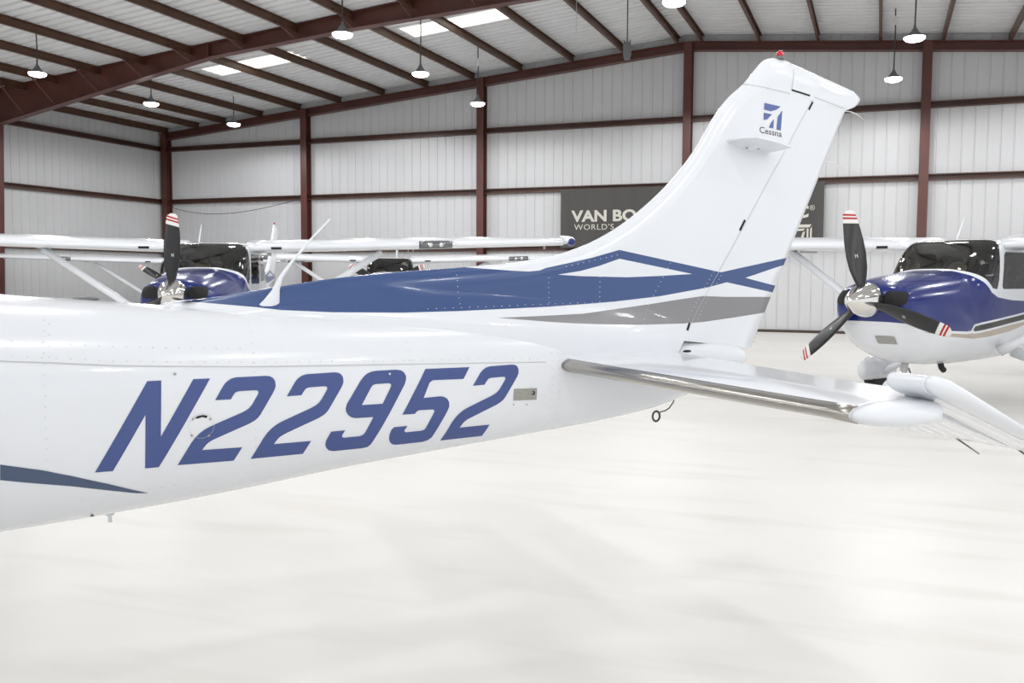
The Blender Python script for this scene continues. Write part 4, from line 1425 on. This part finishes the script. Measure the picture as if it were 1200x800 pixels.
for xv, z0, z1 in ((-2.0, 0.86, 1.42), (-1.985, 1.29, 1.45), (-1.33, 0.80, 1.38), (-0.72, 0.85, 1.34), (-0.045, 0.92, 1.25), (-0.010, 0.92, 1.25)):
    z = z0
    while z < z1:
        rivet(xv, z); z += 0.034
for x0, z0, x1, z1 in ((-1.90, 0.80, -0.1, 0.92),):
    for k in range(44):
        u = k / 43
        rivet(x0 + (x1 - x0) * u, z0 + (z1 - z0) * u)
bmesh.ops.recalc_face_normals(bm, faces=bm.faces)
tag(link('rivets', mesh('rivets', bm, 'white', False), fus), kind='stuff')
bm = bmesh.new()
def rv(x, z): rivet(x, z, fin_half, 0.0022)
for (x0, z0, x1, z1, n) in ((hinge_x(1.34) - 0.03, 1.34, hinge_x(1.62) - 0.03, 1.62, 16), (hinge_x(1.34) + 0.03, 1.34, hinge_x(1.62) + 0.03, 1.62, 16),
                            (0.24, 1.42, 0.24, 1.60, 9), (0.45, 1.34, 0.62, 1.62, 14), (-0.60, 1.42, 0.20, 1.44, 22), (-0.02, 1.42, -0.02, 1.55, 7), (0.07, 1.60, 0.33, 1.655, 10),
                            (1.10, 2.484, 1.31, 2.464, 6), (1.06, 2.47, 1.30, 2.447, 6), (-0.45, 1.44, -0.45, 1.56, 6)):
    for k in range(n):
        u = k / max(1, n - 1)
        rv(x0 + (x1 - x0) * u, z0 + (z1 - z0) * u)
bmesh.ops.recalc_face_normals(bm, faces=bm.faces)
tag(link('rivets', mesh('rivets', bm, 'white', False), fin), kind='stuff')

# fin: gaps, hinge slots, emblem and maker's name
def fdecal(name, loops, m, parent=fin, off=0.0012): return decal(name, loops, m, half=fin_half, off=off, parent=parent)
fdecal('panel_seam', [ribbon([(1.050, 2.4935), (1.19, 2.480), (1.327, 2.466)], 0.0035)], 'seam')
fdecal('panel_seam', [ribbon([(1.336, 2.487), (1.348, 2.55), (1.360, 2.618)], 0.0045)], 'seam')
fdecal('rudder_gap', [ribbon([(1.336, 2.485), (1.40, 2.4755), (1.455, 2.467)], 0.009)], 'dark')
fdecal('panel_seam', [ribbon([(1.482, 2.463), (1.60, 2.446), (1.72, 2.428)], 0.0035)], 'seam', parent=rud)
fdecal('panel_seam', [ribbon([(hinge_x(1.30), 1.30), (hinge_x(1.8), 1.8), (hinge_x(2.45), 2.45)], 0.0022)], 'seam')
for x, z, l in ((1.038, 1.809, 0.052), (0.718, 1.322, 0.034), (1.462, 2.418, 0.042)):
    fdecal('hinge_slot', [ribbon([(x - l * 0.3, z - l / 2), (x + l * 0.3, z + l / 2)], 0.012)], 'dark')
EMB = [[(1.166, 2.408), (1.268, 2.398), (1.240, 2.380), (1.205, 2.370), (1.163, 2.375)],
       [(1.162, 2.360), (1.214, 2.356), (1.184, 2.329), (1.162, 2.325)],
       [(1.226, 2.334), (1.223, 2.288), (1.194, 2.290), (1.207, 2.314)],
       [(1.278, 2.380), (1.270, 2.281), (1.242, 2.283), (1.249, 2.346)]]
bm = bmesh.new()
em = empty('emblem', parent=fin)
for p in EMB: fdecal('emblem_piece', [p], 'logo', em)
me = text_mesh('Cessna', 1.0, 'maker_name', 0.0)
xs = [v.co.x for v in me.vertices]; x0, x1 = min(xs), max(xs)
zc = [v.co.y for v in me.vertices]; h = 0.72
for v in me.vertices:
    u = (v.co.x - x0) / (x1 - x0)
    x = 1.138 + 0.138 * u
    z = 2.2625 - 0.0135 * u + 0.031 * v.co.y / h
    v.co = (x, -fin_half(x, z) - 0.0012, z)
me.materials.append(M['panel'])
for piece in loose(me): link('maker_letter', piece, fin)
# blade aerial standing out from the fin
bm = bmesh.new()
pl = [(0.939, 0.04, 2.208), (0.99, 0.04, 2.183), (1.068, 0.04, 2.168), (1.2, 0.03, 2.167), (1.201, 0.2, 2.173), (1.107, 0.2, 2.192), (0.99, 0.2, 2.206), (0.945, 0.15, 2.207)]
a = [bm.verts.new((x, -y, z)) for x, y, z in pl]
b = [bm.verts.new((x, -y, z + 0.008)) for x, y, z in pl]
c0 = bm.verts.new((1.06, -0.11, 2.184)); c1 = bm.verts.new((1.06, -0.11, 2.192))
for k in range(8):
    k2 = (k + 1) % 8
    bm.faces.new((a[k], a[k2], b[k2], b[k]))
    bm.faces.new((c0, a[k2], a[k])); bm.faces.new((c1, b[k], b[k2]))
ba = link('blade_antenna', mesh('blade_antenna', bm, 'plastic_white', False, recalc=True), root)
for x in (1.035, 1.105):
    bm = bmesh.new()
    lathe(bm, [(-0.003, 0.002), (-0.002, 0.006), (0.004, 0.006)], 'Z', 8, (x, -0.075, 2.175))
    link('screw', mesh('screw', bm, 'steel', True, recalc=True), ba)
# discharge wicks
for (p0, p1) in (((1.724, 0, 2.418), (1.857, 0.0, 2.385)), ((1.603, 0, 2.152), (1.737, 0, 2.113)), ((1.16, 0, 1.232), (1.30, 0, 1.215))):
    bm = bmesh.new()
    q = [(p0[0] + (p1[0] - p0[0]) * u, 0.0, p0[2] + (p1[2] - p0[2]) * u + 0.012 * math.sin(math.pi * u)) for u in (0, 0.3, 0.6, 1)]
    add_tube(bm, q, [0.0025, 0.0025, 0.0022, 0.0015], 6)
    link('static_wick', mesh('static_wick', bm, 'wick', True), rud)
for y in (-1.30, -1.55):
    bm = bmesh.new()
    add_tube(bm, [elev_pt(0.45, y, 0), elev_pt(0.60, y, -0.012)], [0.0035, 0.002], 6)
    link('static_wick', mesh('static_wick', bm, 'wire', True), E_['elev', -1])
# whip aerial on a blade foot in front of the blue fairing
bm = bmesh.new()
rings = []
for z, xa, xb, th in ((1.405, -1.315, -1.195, 0.020), (1.43, -1.290, -1.198, 0.016), (1.46, -1.258, -1.198, 0.013), (1.50, -1.226, -1.197, 0.010), (1.545, -1.204, -1.184, 0.008), (1.60, -1.162, -1.147, 0.0065), (1.70, -1.076, -1.064, 0.005), (1.775, -1.004, -0.996, 0.003)):
    n = 14
    rings.append([((xa + xb) / 2 - (xb - xa) / 2 * math.cos(2 * math.pi * k / n), -0.085 + th * math.sin(2 * math.pi * k / n), z) for k in range(n)])
loft(bm, rings)
link('whip_antenna', mesh('whip_antenna', bm, 'plastic_white', True, recalc=True), root)
# low hump on the turtledeck, drains under the belly
bm = bmesh.new()
ellipsoid(bm, (-1.872, 0.02, 1.466), (0.048, 0.03, 0.010), 14, 9)
link('deck_vent', mesh('deck_vent', bm, 'lamp_case', True, recalc=True), root)
bm = bmesh.new()
add_tube(bm, [(-1.812, -0.05, 0.70), (-1.812, -0.05, 0.655)], 0.007, 8)
add_tube(bm, [(-1.812, -0.05, 0.688), (-1.812, -0.05, 0.682)], 0.016, 10)
link('drain_tube', mesh('drain_tube', bm, 'plastic_white', True, recalc=True), root)
decal('drain_hole', [circle(-1.872, 0.724, 0.006, 8)], 'dark', parent=fus, off=0.002)
# black slot between fairing and tail cone
bm = bmesh.new()
ellipsoid(bm, (0.708, -0.062, 1.205), (0.034, 0.012, 0.008), 12, 9)
link('fairing_gap', mesh('fairing_gap', bm, 'dark', True, recalc=True), root)
# tie-down ring and wire under the tail
bm = bmesh.new()
n, m_ = 18, 6
rings = []
for k in range(n):
    t = 2 * math.pi * k / n
    c = Vector((0.588 + 0.020 * math.cos(t), 0, 0.893 + 0.024 * math.sin(t)))
    d = Vector((math.cos(t), 0, math.sin(t)))
    rings.append([c + (d * math.cos(2 * math.pi * j / m_) + Vector((0, 1, 0)) * math.sin(2 * math.pi * j / m_)) * 0.0055 for j in range(m_)])
vr = [[bm.verts.new(p) for p in r] for r in rings]
for i in range(n):
    for j in range(m_):
        bm.faces.new((vr[i][j], vr[i][(j + 1) % m_], vr[(i + 1) % n][(j + 1) % m_], vr[(i + 1) % n][j]))
link('tie_down_ring', mesh('tie_down_ring', bm, 'wire', True, recalc=True), root)
bm = bmesh.new()
add_tube(bm, [(0.70, 0, 1.02), (0.697, 0, 0.995), (0.685, 0, 0.955), (0.662, 0, 0.928), (0.64, 0, 0.917), (0.622, 0, 0.914), (0.606, 0, 0.910)], 0.003, 6)
link('tie_down_wire', mesh('tie_down_wire', bm, 'wire', True, recalc=True), root)
